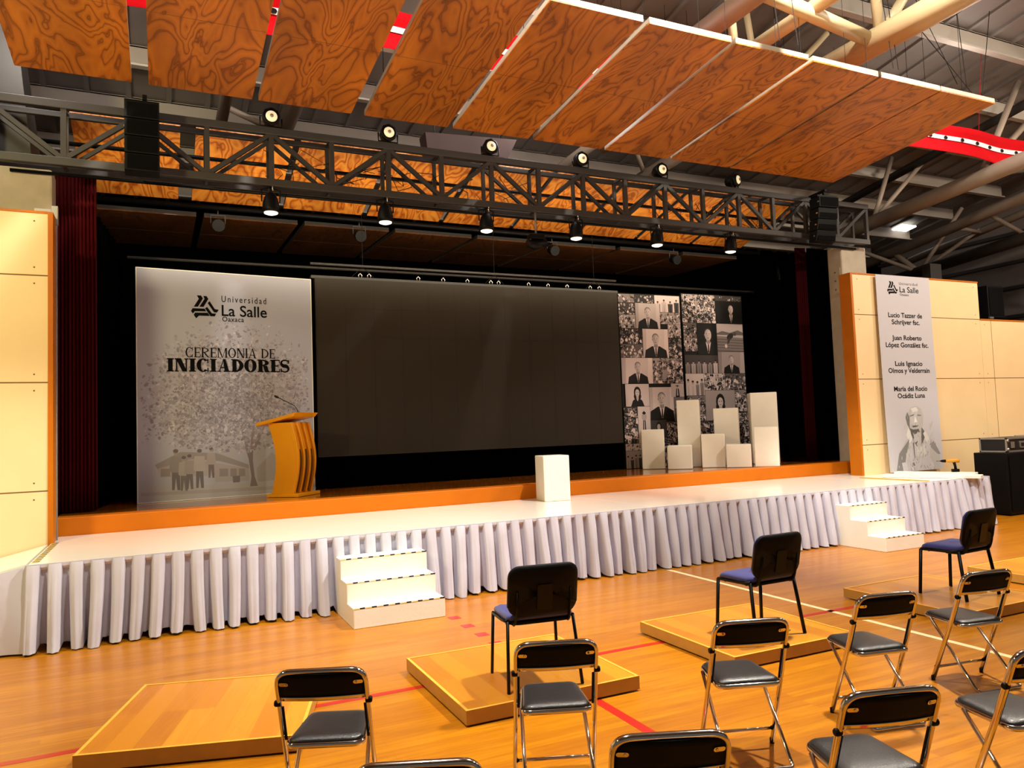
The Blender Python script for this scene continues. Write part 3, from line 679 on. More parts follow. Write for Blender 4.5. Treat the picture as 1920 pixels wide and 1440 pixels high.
# photo collage boards
def greyc(g): q = (g/255)**2.2; return (q*1.12, q*.92, q*.90, 1)
def collage(name, label, x0, x1, y, z0, z1, tiles, seed):
    W, H = x1-x0, z1-z0; t = thing(name, label, 'photo board', (x0, y, z0), 0, None)
    fn = lambda u, v, d: (u, -d, v)
    b = B(); b.box(-.02, W+.02, 0, .04, 0, H+.02); b.out('board', M['plastic'], t)
    pr = Print(fn); rnd = random.Random(seed); pr.rect(0, 0, W, H, greyc(22))
    def rc(a, b_, c, d, g): pr.rect(a*W, (1-d)*H, c*W, (1-b_)*H, greyc(g))
    for T in tiles:
        kind, u0_, v0_, u1_, v1_ = T[:5]; bg = T[5] if len(T) > 5 else 130
        rc(u0_, v0_, u1_-.004, v1_-.002, bg)
        X0, X1, Y1, Y0 = u0_*W, (u1_-.004)*W, (1-v0_)*H, (1-v1_+.002)*H; w, h = X1-X0, Y1-Y0
        def el(cx, cy, rx, ry, g, n=12, **k): 
            cx, cy = X0+cx*w, Y0+cy*h; P = []
            rot = k.get('rot', 0)
            for i in range(n):
                a = 2*math.pi*i/n; px = cx+rx*h*math.cos(a)*math.cos(rot)-ry*h*math.sin(a)*math.sin(rot); py = cy+rx*h*math.cos(a)*math.sin(rot)+ry*h*math.sin(a)*math.cos(rot)
                P.append((min(X1, max(X0, px)), min(Y1, max(Y0, py))))
            pr.poly(P, greyc(g))
        def pg(pts, g): pr.poly([(X0+a*w, Y0+c*h) for a, c in pts], greyc(g))
        if kind == 'P':     # portrait in dark suit
            s = T[6] if len(T) > 6 else .5; cxx = s
            if bg > 120:
                pg([(0, 0), (.12, 0), (.14, 1), (0, 1)], bg-22); pg([(.82, 0), (1, 0), (1, 1), (.86, 1)], bg+15)
            hw = .30*h/w
            pg([(max(0, cxx-hw*1.6), 0), (min(1, cxx+hw*1.6), 0), (min(1, cxx+hw*1.45), .26), (cxx+hw*.55, .40), (cxx-hw*.55, .40), (max(0, cxx-hw*1.45), .26)], 26)
            pg([(cxx-.10*h/w, .40), (cxx+.10*h/w, .40), (cxx+.02*h/w, .05), (cxx-.02*h/w, .05)], 205)
            pg([(cxx-.022*h/w, .36), (cxx+.022*h/w, .36), (cxx+.03*h/w, .1), (cxx, .02), (cxx-.03*h/w, .1)], 40)
            pg([(cxx-.07*h/w, .50), (cxx+.07*h/w, .50), (cxx+.08*h/w, .38), (cxx, .32), (cxx-.08*h/w, .38)], 132)
            el(cxx-.005*h/w, .715, .138, .135, 100 if bg > 90 else 50); el(cxx, .63, .13, .185, 160); el(cxx+.05*h/w, .63, .08, .16, 184)
            for sx_ in (-.055, .045): el(cxx+sx_*h/w, .665, .022, .012, 60, 6)
            pg([(cxx-.01*h/w, .65), (cxx+.018*h/w, .59), (cxx-.015*h/w, .58)], 120); el(cxx, .535, .05, .011, 88, 8)
            el(cxx-.135*h/w, .63, .02, .04, 130, 6)
        elif kind == 'W':   # woman with long dark hair
            cxx = .5; el(cxx, .62, .19, .27, 28); el(cxx, .45, .2, .2, 28)
            pg([(cxx-.36*h/w, 0), (cxx+.36*h/w, 0), (cxx+.25*h/w, .26), (cxx+.08*h/w, .36), (cxx-.08*h/w, .36), (cxx-.25*h/w, .26)], 24)
            pg([(cxx-.07*h/w, .46), (cxx+.07*h/w, .46), (cxx+.05*h/w, .30), (cxx, .22), (cxx-.05*h/w, .30)], 170)
            el(cxx, .60, .115, .165, 188); 
            for sx_ in (-.045, .045): el(cxx+sx_*h/w, .63, .026, .015, 60, 6)
            el(cxx, .52, .045, .013, 110, 8)
        elif kind == 'G':   # graduates
            for i in range(T[6] if len(T) > 6 else 2):
                cxx = (i+.5)/(T[6] if len(T) > 6 else 2)
                pg([(cxx-.16, 0), (cxx+.16, 0), (cxx+.10, .62), (cxx-.10, .62)], 22); pg([(cxx-.05, .1), (cxx+.04, .1), (cxx+.02, .6), (cxx-.03, .6)], 190)
                el(cxx, .72, .085, .11, 160); pg([(cxx-.17, .82), (cxx, .88), (cxx+.17, .82), (cxx, .77)], 18)
        elif kind == 'S':   # standing group
            n = T[6] if len(T) > 6 else 5
            for i in range(n):
                cxx = (i+.5)/n; c = rnd.choice((60, 150, 180, 120)); hh = rnd.uniform(.62, .8)
                pg([(cxx-.35/n, 0), (cxx+.35/n, 0), (cxx+.4/n, hh*.75), (cxx-.4/n, hh*.75)], c); pg([(cxx-.06/n, 0), (cxx+.06/n, 0), (cxx+.04/n, hh*.6), (cxx-.04/n, hh*.6)], c-35)
                el(cxx, hh*.86, .06, .09, 150); el(cxx, hh*.93, .065, .05, 40)
        elif kind == 'L':   # landscape with bent figure
            pg([(0, .66), (.2, .74), (.5, .68), (.8, .78), (1, .7), (1, .6), (0, .6)], 96); pg([(0, 0), (1, 0), (1, .5), (0, .56)], 118)
            for q in range(5): pg([(0, .1*q+.03), (1, .1*q), (1, .1*q+.02), (0, .1*q+.06)], 80)
            el(.5, .55, .17, .1, 46, rot=.5); el(.68, .64, .07, .07, 70); el(.44, .40, .05, .14, 60, rot=-.4); el(.33, .2, .06, .07, 200)
        else:               # crowd: rows of heads and bright shirts
            den = max(7, int(w*h*420)); 
            for i in range(den):
                cy = 1-(i+.5)/den+rnd.uniform(-.05, .05); cx_ = rnd.random(); g = rnd.choice((24, 34, 48, 200, 216, 150, 90))
                sc = rnd.uniform(.05, .11)*min(1., .14/h+.35)
                el(cx_, max(.05, cy-.12), sc*1.2, sc*1.5, g, 7, rot=rnd.uniform(-.6, .6)); el(cx_, min(.97, cy+.02), sc*.5, sc*.65, rnd.choice((120, 150, 170)), 7); el(cx_, min(.98, cy+.02+sc*.45), sc*.5, sc*.35, 26, 6)
    pr.out('photo_print', M['print'], t); return t
TA = [('C', 0, 0, .26, .05, 120), ('C', 0, .05, .26, .12, 60), ('C', 0, .12, .26, .2, 150), ('C', 0, .2, .36, .29, 30), ('C', 0, .29, .36, .37, 90), ('C', .26, 0, .58, .05, 50),
      ('S', .58, 0, 1, .1, 205, 4), ('C', .65, .1, 1, .17, 150), ('P', .26, .05, .66, .2, 175, .5), ('P', .36, .2, .78, .37, 205, .5), ('C', .78, .17, 1, .25, 170), ('C', .78, .25, 1, .37, 40),
      ('P', 0, .37, .5, .52, 195, .52), ('C', .5, .37, 1, .52, 150), ('W', .04, .52, .42, .65, 190), ('P', .42, .54, .82, .73, 190, .5), ('G', .78, .52, 1, .6, 180, 1), ('S', .82, .6, 1, .74, 110, 2),
      ('C', 0, .65, .22, .86, 60), ('G', .22, .65, .42, .86, 190, 1), ('W', .42, .73, .68, .83, 60), ('C', .68, .74, 1, .96, 70), ('C', .3, .83, .68, 1, 70), ('X', 0, .86, .3, .9, 190), ('S', 0, .9, .32, 1, 150, 5)]
TB = [('C', 0, 0, .55, .17, 170), ('C', .55, 0, 1, .04, 60), ('P', .55, .03, 1, .17, 22, .58), ('C', 0, .17, .22, .26, 90), ('C', 0, .26, .22, .34, 150), ('P', .22, .17, .55, .36, 20, .55), ('L', .55, .17, 1, .34, 170),
      ('S', 0, .36, .55, .47, 60, 6), ('P', .55, .34, 1, .47, 150, .5), ('S', 0, .47, .3, .6, 190, 4), ('C', .3, .47, .65, .57, 180), ('C', .65, .47, 1, .57, 80), ('W', .3, .57, .8, .75, 150), ('C', .8, .57, 1, .7, 130),
      ('C', 0, .6, .3, .75, 110), ('C', 0, .75, .35, 1, 60), ('C', .35, .75, .7, 1, 40), ('C', .7, .7, 1, 1, 60)]
collage('photo_board', 'tall board of black and white photos just right of the video screen', 8.08, 9.54, 12.32, ZS, 4.393, TA, 5)
collage('photo_board', 'tall board of black and white photos behind the white boxes, outer of the pair', 9.60, 11.15, 12.32, ZS, 4.45, TB, 8)

# white display boxes
def dbox(x, y, w, d, h, z, rz, label, g='white display boxes on the stage'):
    b = B(); b.box(-w/2, w/2, -d/2, d/2, 0, h); o = b.out('display_box', M['box'], bevel=.012); o.location = (x, y, z); o.rotation_euler = (0, 0, rz)
    return tag(o, label, 'box', g)
def boxat(px, py_, w, h, label, rz=-42, push=.26, d=None):
    v = Vector((px, py_)); n = v.normalized(); p = v+n*push; return dbox(p.x, p.y, w, d or w, h, ZS, R(rz), label)
boxat(8.39, 11.82, .42, .74, 'medium white box standing leftmost of the white box cluster', -37, .20)
boxat(8.61, 11.31, .44, .43, 'small low white box second from the left in the cluster', -40)
dbox(9.26, 11.84, .42, .34, 1.28, ZS, R(-42), 'tall narrow white box rising behind the two low boxes on the left')
boxat(9.24, 11.15, .42, .62, 'white box of medium height in the middle front of the cluster', -38)
dbox(10.02, 11.65, .46, .40, 1.10, ZS, R(-44), 'tall white box standing behind the middle front boxes')
boxat(9.52, 10.79, .44, .42, 'low white box between the middle box and the shiny wrapped one', -41, .24)
boxat(9.94, 10.52, .42, .72, 'shiny film-wrapped white box at the right end of the cluster', -44, .23)
dbox(10.73, 11.42, .50, .46, 1.38, ZS, R(-35), 'tallest white box, rearmost at the right of the cluster')
dbox(5.23, 9.93, .40, .40, .655, ZP+.001, R(-9), 'single white box standing alone on the front platform', None)

# banner
t = thing('name_banner', 'long white hanging banner listing four names over a bust drawing', 'banner', (11.94, 9.66, .80))
BW, BH = 1.46, 3.64
def bfn(u, v, d): return (u, -.02-.05*(1-v/BH)**2+.006*math.sin(u*6)*(1-v/BH)-d, v)
b = B(); b.grid(lambda u, v: bfn(u*BW, v*BH, 0), 12, 20); b.out('cloth', M['clothwhite'], t, solid=.002)
def bfn2(u, v, d): return bfn(u, v, d+.003)
pr = Print(bfn2); rnd = random.Random(2); 
for j in range(20):
    for i in range(6): pr.poly([(BW*i/6, BH*j/20), (BW*(i+1)/6, BH*j/20), (BW*(i+1)/6, BH*(j+1)/20), (BW*i/6, BH*(j+1)/20)], '#b4b3ba', layer=0)
def bu(x, y): L = 1640+(y-518)*.068; Rr = 1740+(y-522)*.0606; return (x-L)/(Rr-L)*BW
def bv(x, y): return (885-y)/(885-520)*BH
def bp(pts, c): pr.poly([(bu(x, y), bv(x, y)) for x, y in pts], c)
pr.k = 20
for k in range(90):
    a = rnd.uniform(0, 6.28); q = rnd.random(); x = 1716+math.cos(a)*q*34; y = 830+math.sin(a)*q*52
    pr.ell(bu(x, y), bv(x, y), rnd.uniform(.04, .10), rnd.uniform(.015, .03), 182-rnd.random()*14+0*q, 8, rnd.uniform(.6, 2), layer=.0004+k*2e-6)
pr.k = 60
bp([(1676, 885), (1681, 852), (1694, 828), (1702, 820), (1728, 818), (1744, 832), (1757, 858), (1758, 885)], 172)
bp([(1676, 885), (1681, 852), (1694, 828), (1700, 826), (1693, 858), (1690, 885)], 120); bp([(1744, 832), (1757, 858), (1758, 885), (1748, 885), (1746, 858), (1736, 838)], 132)
bp([(1698, 804), (1703, 824), (1712, 840), (1722, 836), (1730, 818), (1722, 806)], 92)
bp([(1698, 804), (1694, 818), (1699, 834), (1705, 826)], 205); bp([(1728, 812), (1736, 826), (1731, 834), (1722, 820)], 198)
bp([(1697, 778), (1702, 768), (1711, 765), (1721, 770), (1725, 784), (1724, 802), (1718, 814), (1708, 816), (1700, 806), (1696, 792)], 168)
bp([(1696, 800), (1693, 786), (1696, 776), (1700, 786), (1700, 806)], 108); bp([(1700, 806), (1708, 818), (1718, 814), (1716, 808), (1706, 809)], 88)
bp([(1700, 783), (1708, 780), (1708, 783), (1701, 785)], 118); bp([(1714, 781), (1721, 782), (1721, 784.5), (1714, 784)], 122); bp([(1710, 784), (1714, 795), (1708, 796)], 214)
bp([(1704, 802), (1716, 801), (1714, 804), (1706, 805)], 84); bp([(1702, 770), (1712, 767), (1716, 774), (1706, 777)], 200)
bp([(1707, 832), (1709, 866), (1708, 866), (1705, 834)], 100); bp([(1704, 870), (1738, 862), (1740, 866), (1706, 876)], 110); bp([(1712, 842), (1726, 838), (1730, 856), (1713, 860)], 196)
bp([(1702, 878), (1740, 872), (1742, 878), (1704, 884)], 200)
for k in range(70):
    x = rnd.uniform(1680, 1754); y = rnd.uniform(832, 884); pr.ell(bu(x, y), bv(x, y), rnd.uniform(.01, .05), .006, rnd.choice((110, 130, 200, 190)), 6, rnd.uniform(.8, 2.2))
pr.out('print', M['bannerprint'], t)
def nm(txt, y, w): return (txt, BW*.5, bv(1700, y), w, .125, .022, 1.0, 'c')
bfn3 = lambda u, v, d: bfn(u, v, d+.0012)
put_text('lettering', bfn3, [nm('Lucio Tazzer de', 599, .92), nm('Schrijver fsc.', 612, .76), nm('Juan Roberto', 641.5, .80), nm('López González fsc.', 655, 1.16), nm('Luis Ignacio', 690, .74), nm('Olmos y Velderrain', 703, 1.12), nm('María del Rocio', 737, .90), nm('Ocádiz Luna', 750, .74),
         ('Universidad', .62, bv(1, 537), .50, .075, .0, 1.3, 'l'), ('La Salle', .62, bv(1, 551), .52, .15, .008, 1, 'l'), ('Oaxaca', .62, bv(1, 557.5), .24, .06, .004, 1, 'l')], M['ink'], t)
logo('logo_mark', bfn3, .43, bv(1, 544), .29, M['ink'], t)
for y in (582, 628, 673.5, 720):
    b = B()
    for sx in (-.035, .035):
        cx, cy = BW*.5, bv(1, y); b.poly([bfn3(cx+sx+a, cy+c, .002) for a, c in ((-.02, -.03), (.012, -.03), (.016, .0), (.006, .035), (-.012, .03))])
    b.out('star_mark', M['ink'], t)

# ================================================================ TRUSS
TY0, TY1, TZ0, TZ1 = 10.30, 10.62, 5.235, 5.935
t = thing('lighting_truss', 'long dark steel lighting truss spanning above the stage front', 'truss', (5.4, 10.45, TZ0))
XA, XB = -2.7, 12.64
for y in (TY0, TY1):
    for z in (TZ0, TZ1):
        b = B(); b.beam((XA, y, z), (XB, y, z), .085 if y == TY0 else .06, .10 if y == TY0 else .07); rel(t, b.out('chord', M['steel'], bevel=.008))
nodes = [.566+.802*k for k in range(-4, 16)]
for y, w in ((TY0, .062), (TY1, .05)):
    for i, x in enumerate(nodes):
        b = B(); b.beam((x, y, TZ0), (x, y, TZ1), w, w); rel(t, b.out('post', M['steel']))
    for i in range(len(nodes)-1):
        topfirst = (i-4) % 2 != 0    # top nodes carry the spotlights
        xa, xb = nodes[i], nodes[i+1]
        a, c = ((xa, y, TZ1-.03), (xb, y, TZ0+.03)) if topfirst else ((xa, y, TZ0+.03), (xb, y, TZ1-.03))
        b = B(); b.beam(a, c, w*.9, w*.9, upv=(0, 1, 0)); rel(t, b.out('brace', M['steel']))
for i in range(0, len(nodes), 1):
    x = nodes[i]
    for z in (TZ0, TZ1):
        b = B(); b.beam((x, TY0, z), (x, TY1, z), .04, .04); rel(t, b.out('cross_tie', M['steel']))
# batten pipes behind it
for (y, z, r_, nm_) in ((10.42, 5.12, .022, 'thin black lighting pipe under the front truss'), (10.95, 5.70, .03, 'black lighting pipe seen through the truss, upper'), (10.98, 5.47, .03, 'black lighting pipe seen through the truss, lower'), (13.02, 5.62, .045, 'black pipe along the rear edge of the middle ceiling row')):
    b = B(); b.path([(-1.6, y, z), (12.4, y, z)], r_, 8); tag(b.out('lighting_pipe', M['black']), nm_, 'pipe')
rnd = random.Random(6)
t = thing('cable_bundle', 'tangle of thin black cables strung along the truss', 'cable', (5, 10.5, 5.3))
for k in range(16):
    x = rnd.uniform(1, 10.5); pts = []; z = rnd.uniform(5.35, 5.6)
    for j in range(9): pts.append((x+j*rnd.uniform(.05, .12), 10.45+rnd.uniform(-.05, .05), z+.18*math.sin(j*1.1+k)*rnd.uniform(.5, 1)))
    b = B(); b.path(pts, .006, 5); rel(t, b.out('cable', M['cable']))

# PAR lamps on top (facing the hall) and hanging below
def make_top():
    t = thing('spotlight', '', 'spotlight', (0, 0, 0), 0, 'spotlights standing on the truss')
    T_ = Matrix.Rotation(R(90), 4, 'X')   # axis along -y (towards hall)
    b = B(); b.lathe([(.075, -.16), (.10, -.10), (.118, .02), (.122, .06), (.10, .065)], (0, 0, .12), 8, mat4=T_); b.out('housing', M['black'], t)
    b = B(); b.lathe([(.078, .062), (.066, .082), (.03, .09), (.001, .092)], (0, 0, .12), 20, mat4=T_); b.out('lens', M['lens'], t)
    b = B(); b.lathe([(.026, .088), (.024, .098), (.001, .10)], (0, 0, .12), 12, mat4=T_); b.out('lamp_core', M['panelframe'], t)
    b = B(); b.path([(-.14, 0, .12), (-.14, 0, -.0), (.14, 0, -.0), (.14, 0, .12)], .012, 6); b.beam((0, 0, -.019), (0, 0, .0), .04, .04); b.out('yoke', M['black'], t)
    return t
TX = (1.37, 2.98, 4.57, 6.16, 7.72, 9.33); ordn = ('first', 'second', 'third', 'fourth', 'fifth', 'sixth')
src = make_top()
for i, x in enumerate(TX):
    o = src if i == 0 else dup(src); o.location = (x, TY0, TZ1+.07); o['label'] = 'black spotlight on top of the truss, %s from the left' % ordn[i]
    if i == 5: o.rotation_euler = (0, 0, R(25))
def make_low():
    t = thing('hanging_spotlight', '', 'spotlight', (0, 0, 0), 0, 'spotlights hanging under the truss')
    b = B(); b.lathe([(.03, 0), (.055, -.02), (.085, -.07), (.105, -.14), (.112, -.22), (.112, -.27), (.10, -.272)], (0, 0, -.07), 18); b.out('housing', M['black'], t)
    b = B(); b.lathe([(.092, -.268), (.088, -.285), (.05, -.30), (.001, -.302)], (0, 0, -.07), 18); b.out('lens', M['lensdown'], t)
    b = B(); b.path([(-.115, 0, -.2), (-.12, 0, -.04), (0, 0, -.005), (.12, 0, -.04), (.115, 0, -.2)], .01, 6); b.path([(0, 0, .008), (0, 0, -.08)], .012, 8); b.out('yoke', M['black'], t)
    b = B(); b.path([(.02, -.05, .008), (.02, -.05, -.06)], .008, 6); b.out('safety_clip', M['hook'], t)
    return t
src = make_low()
for i, x in enumerate((1.35, 2.91, 4.47, 6.02, 7.58, 9.17)):
    o = src if i == 0 else dup(src); o.location = (x, TY0, TZ0-.06); o['label'] = 'black bell-shaped spotlight hanging under the truss, %s from the left' % ordn[i]
    if i == 5: o.rotation_euler = (R(4), 0, 0)
t = thing('moving_head_light', 'small dark moving-head light hanging below the middle of the truss', 'stage light', (5.30, 10.3, TZ0-.06))
b = B(); b.path([(0, 0, .02), (0, 0, -.34)], .018, 8); b.out('drop_pipe', M['pipe'], t)
b = B(); b.box(-.12, .12, -.08, .08, -.42, -.34); b.out('base', M['black'], t, bevel=.01)
b = B(); b.path([(-.16, 0, -.48), (-.05, 0, -.50), (.17, 0, -.46)], [.06, .075, .07], 12); b.out('head', M['black'], t)
b = B(); b.path([(-.10, -.02, -.40), (-.12, -.02, -.50)], .012, 6); b.path([(.12, -.02, -.38), (.14, -.02, -.47)], .012, 6); b.out('arm', M['pipe'], t)
for i, (x, y, z) in enumerate(((.87, 13.02, 5.36), (3.2, 13.02, 5.36), (7.05, 13.02, 5.36), (10.0, 13.02, 5.36))):
    t = thing('stage_lantern', 'small unlit stage lantern over the stage, %s from the left' % ordn[i], 'stage light', (x, y, z), 0, 'unlit lanterns over the stage')
    b = B(); b.path([(0, .06, 0), (0, -.12, -.06)], [.08, .10], 12); b.out('housing', M['black'], t)
    b = B(); b.path([(-.11, 0, 0), (-.11, 0, .14), (.11, 0, .14), (.11, 0, 0)], .01, 6); b.path([(0, 0, .14), (0, 0, .215)], .012, 6); b.out('yoke', M['steel'], t)

# line-array speakers
def array(x0, z0, w, h, n, rz, label, curve, y=9.93):
    t = thing('line_array_speaker', label, 'speaker', (x0, y, z0), rz)
    for k in range(n):
        zb = k*h/n; tilt = curve*(n-1-k)
        fr = tilt
        b = B(); b.hexa([(-w/2, -.10+fr, zb+.006), (w/2, -.10+fr, zb+.006), (w/2, .16+fr*.5, zb+.006), (-w/2, .16+fr*.5, zb+.006), (-w/2, -.10+fr*.6, zb+h/n-.006), (w/2, -.10+fr*.6, zb+h/n-.006), (w/2, .16+fr*.3, zb+h/n-.006), (-w/2, .16+fr*.3, zb+h/n-.006)])
        c = b.out('cabinet', M['speaker'], t, bevel=.008)
        b = B(); b.box(-w/2+.03, w/2-.02, -.106+fr, -.101+fr*.8, zb+.02, zb+h/n-.02); b.out('grille', M['grille'], c)
        b = B(); b.box(-w/2-.004, -w/2+.012, -.09+fr, -.05+fr, zb+h/n*.5-.01, zb+h/n*.5+.012); b.out('rigging_pin', M['hook'], c)
    b = B(); b.box(-w/2, w/2, -.06, .12, h, h+.03); b.beam((.03, .05, h), (.03, .05, h+.14), .05, .05); zl = TZ1+.05-z0+.021; b.beam((.03, .0, zl), (.03, TY0-y+.03, zl), .05, .04); b.out('fly_bar', M['black'], t)
    return t
array(-.18, 5.07, .38, .85, 4, 0, 'tall black four-box line-array speaker hung on the left end of the truss', 0)
array(11.08, 5.06, .44, .80, 4, R(-6), 'black curved line-array speaker hung at the right end of the truss', .05, 9.9)

# ================================================================ PLYWOOD CEILING PANELS
def make_panel(w, y0, z0, y1, z1, m_, name, cat, grp, wires=True, seam=.5):
    t = thing(name, '', cat, (0, 0, 0), 0, grp); L = math.hypot(y1-y0, z1-z0); dz = (z1-z0)/(y1-y0)
    b = B(); b.hexa([(-w/2, 0, 0), (w/2, 0, 0), (w/2, y1-y0, z1-z0), (-w/2, y1-y0, z1-z0), (-w/2, 0, .018), (w/2, 0, .018), (w/2, y1-y0, z1-z0+.018), (-w/2, y1-y0, z1-z0+.018)])
    ys = (y1-y0)*seam; b.hexa([(-w/2, ys-.003, ys*dz-.001), (w/2, ys-.003, ys*dz-.001), (w/2, ys+.003, ys*dz-.001), (-w/2, ys+.003, ys*dz-.001), (-w/2, ys-.003, ys*dz+.001), (w/2, ys-.003, ys*dz+.001), (w/2, ys+.003, ys*dz+.001), (-w/2, ys+.003, ys*dz+.001)], 1)
    b.out('plywood_sheet', [m_, M['joint']], t)
    b = B()
    for s in (-1, 1): b.beam((s*(w/2-.012), 0, .045), (s*(w/2-.012), y1-y0, .045+z1-z0), .022, .06)
    b.beam((-w/2, .012, .045), (w/2, .012, .045), .022, .06, upv=(0, 0, 1)); b.beam((-w/2, y1-y0-.012, .045+z1-z0), (w/2, y1-y0-.012, .045+z1-z0), .022, .06)
    b.out('edge_frame', M['panelframe'] if wires else M['darkbeam'], t)
    if wires:
        for (sx, v) in ((-.35, .12), (.35, .12), (-.35, .88), (.35, .88)):
            yy = (y1-y0)*v; zz = yy*dz; b = B(); b.path([(sx*w, yy, zz+.06), (sx*w, yy, roofz(y0+yy)-z0-.02)], .004, 4); b.out('hanging_wire', M['skylead'], t)
    return t
g1 = 'plywood ceiling panels above the hall'
pw, pp, XR = 1.145, 1.205, 10.86
src = make_panel(pw, 6.6, 6.23, 9.5, 5.995, M['ply'], 'ceiling_panel', 'ceiling panel', g1)
ordl = ['rightmost', 'second from the right', 'third from the right', 'fourth from the right', 'fifth from the right', 'fifth from the left', 'fourth from the left', 'third from the left', 'second from the left', 'leftmost']
LX = [-1.42, -.10, 1.12, 2.44, 3.67, 4.90, 6.11, 7.33, 8.53, 9.70]
for i in range(10):
    o = src if i == 0 else dup(src)
    o.location = (LX[9-i]+pw/2, 6.6, 6.23); o['label'] = 'large orange plywood ceiling panel over the hall, %s of the front row' % ordl[i]
g2 = 'plywood ceiling panels behind the truss'
src = make_panel(1.33, 11.12, 6.18, 12.98, 5.70, M['ply2'], 'ceiling_panel', 'ceiling panel', g2, False)
ord2 = ['leftmost', 'second from the left', 'third from the left', 'fourth from the left', 'fifth', 'fourth from the right', 'third from the right', 'second from the right', 'rightmost']
for i in range(9):
    o = src if i == 0 else dup(src); xx = -.84+.35+1.43*i
    if i == 0: xx -= .1
    o.location = (xx+.2, 11.12, 6.18); o['label'] = 'plywood ceiling panel seen through the truss, %s of the middle row' % ord2[i]
g3 = 'dark plywood ceiling panels deep over the stage'
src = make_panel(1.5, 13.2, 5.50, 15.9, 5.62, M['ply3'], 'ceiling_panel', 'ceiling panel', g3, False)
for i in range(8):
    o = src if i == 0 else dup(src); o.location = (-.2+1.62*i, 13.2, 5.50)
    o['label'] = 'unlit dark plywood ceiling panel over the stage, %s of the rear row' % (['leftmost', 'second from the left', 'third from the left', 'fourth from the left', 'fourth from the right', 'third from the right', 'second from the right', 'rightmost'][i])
# dark underside box above the truss
b = B(); b.hexa([(3.75, 10.8, 6.10), (5.1, 10.8, 6.18), (5.1, 11.05, 6.18), (3.75, 11.05, 6.10), (3.70, 10.75, 6.42), (5.25, 10.75, 6.50), (5.25, 11.05, 6.50), (3.70, 11.05, 6.42)])
t = thing('projector_housing', 'dark maroon box hung above the truss under the plywood panels', 'housing', (4.4, 10.9, 6.1)); rel(t, b.out('box', mat('dark_maroon', '#2a0c08', .7)))
for x in (3.9, 5.0):
    b = B(); b.path([(x, 10.9, 6.44), (x, 10.9, roofz(10.9)-.3)], .012, 6); rel(t, b.out('hanger_rod', M['steel']))

# ================================================================ ROOF STEEL
yp = [16.36, 15.0, 13.63, 12.27, 10.91, 9.53, 8.16, 6.8, 5.44]
names = ['farthest', 'second farthest', 'third farthest', 'fourth farthest', 'fifth farthest', 'fourth nearest', 'third nearest', 'second nearest', 'nearest']
for y, n_ in zip(yp, names):
    z = roofz(y); b = B(); b.box(-9.5, 20.1, y-.04, y, z-.32, z-.01); b.box(-9.5, 20.1, y-.12, y, z-.34, z-.31); b.box(-9.5, 20.1, y-.04, y+.06, z-.03, z)
    tag(b.out('roof_purlin', M['purlin']), 'pale steel roof purlin running across the hall, %s of the row' % n_, 'roof beam', 'roof purlins')
def tube(name, a, c, r_, m_, label, cat='roof tube', n=16):
    b = B(); b.path([a, c], r_, n); return tag(b.out(name, m_), label, cat)
def truss3(label, members, m1=None):
    t = thing('roof_truss', label, 'roof truss', members[0][1])
    L0 = Vector(members[0][1])
    for nm_, a, c, r_, mm in members:
        b = B(); b.path([Vector(a)-L0, Vector(c)-L0], r_, 14 if r_ > .06 else 8); b.out(nm_, mm, t)
    return t
CT, BT = M['tube'], M['tubebrown']
truss3('big cream tubular roof truss above the right of the plywood panels', [
    ('main_chord', (9, -1, 7.0), (9, 9.35, 7.0), .185, CT), ('main_chord', (9, 9.45, 7.0), (9, 16, 6.75), .13, BT),
    ('cross_tube', (6.63, 6.80, 7.12), (9, 7.05, 7.02), .10, CT), ('strut', (9, 6.95, 7.0), (8.6, 6.7, 8.55), .07, CT), ('strut', (9, 6.95, 7.0), (10.1, 6.9, 8.5), .07, CT),
    ('strut', (9, 9.2, 7.0), (8.2, 8.6, 8.1), .05, CT), ('strut', (9, 9.2, 7.0), (9.9, 8.6, 8.1), .05, CT), ('strut', (9, 12.5, 6.85), (8.2, 12.0, 7.7), .05, BT), ('strut', (9, 12.5, 6.85), (9.8, 12.0, 7.7), .05, BT)])
truss3('paired taupe roof tubes passing over the middle of the plywood panels', [
    ('chord', (6.63, -1, 7.05), (6.63, 9.6, 7.05), .15, BT), ('chord', (7.17, 9.7, 7.0), (7.17, 16, 6.85), .10, BT), ('chord', (7.7, -1, 7.2), (7.7, 12, 7.1), .10, CT),
    ('strut', (6.2, 7.2, 7.3), (5.9, 6.9, 8.5), .035, CT), ('strut', (7.3, 7.9, 6.8), (6.9, 7.6, 8.3), .06, CT), ('strut', (6.2, 9.6, 6.6), (6.2, 9.6, 8.0), .05, BT), ('strut', (7.1, 9.9, 6.9), (7.4, 11, 7.8), .06, BT)])
truss3('grey tubular roof truss above the left of the plywood panels', [
    ('chord', (1.9, -1, 7.0), (1.9, 16, 7.0), .155, BT), ('chord', (.93, -1, 7.0), (.93, 16, 7.0), .09, BT), ('strut', (.93, 12.2, 7.0), (1.9, 13, 7.0), .05, BT), ('strut', (.93, 9.6, 7.0), (1.9, 8.6, 7.0), .05, BT)])
b = B(); b.path([(-9, 9.95, 6.37), (9, 9.95, 6.37)], .0, 4); b.bm.free()
truss3('taupe roof truss with V struts right of the plywood panels', [
    ('lower_chord', (14, 12.9, 5.87), (14, 3, 6.75), .15, BT),
    ('strut', (14, 11.25, 6.05), (14.92, 11.42, 7.6), .05, BT), ('strut', (14, 11.25, 6.05), (15.74, 11.1, 7.66), .05, BT),
    ('strut', (14, 8.85, 6.3), (14.9, 8.6, 8.1), .06, BT), ('strut', (14, 8.85, 6.3), (16.2, 8.9, 8.0), .06, BT),
    ('upper_chord', (15.3, 13.6, 7.0), (15.3, 3, 8.7), .09, M['darkbeam']), ('cross_tube', (14, 8.85, 6.3), (17.9, 10.4, 7.3), .05, BT)])
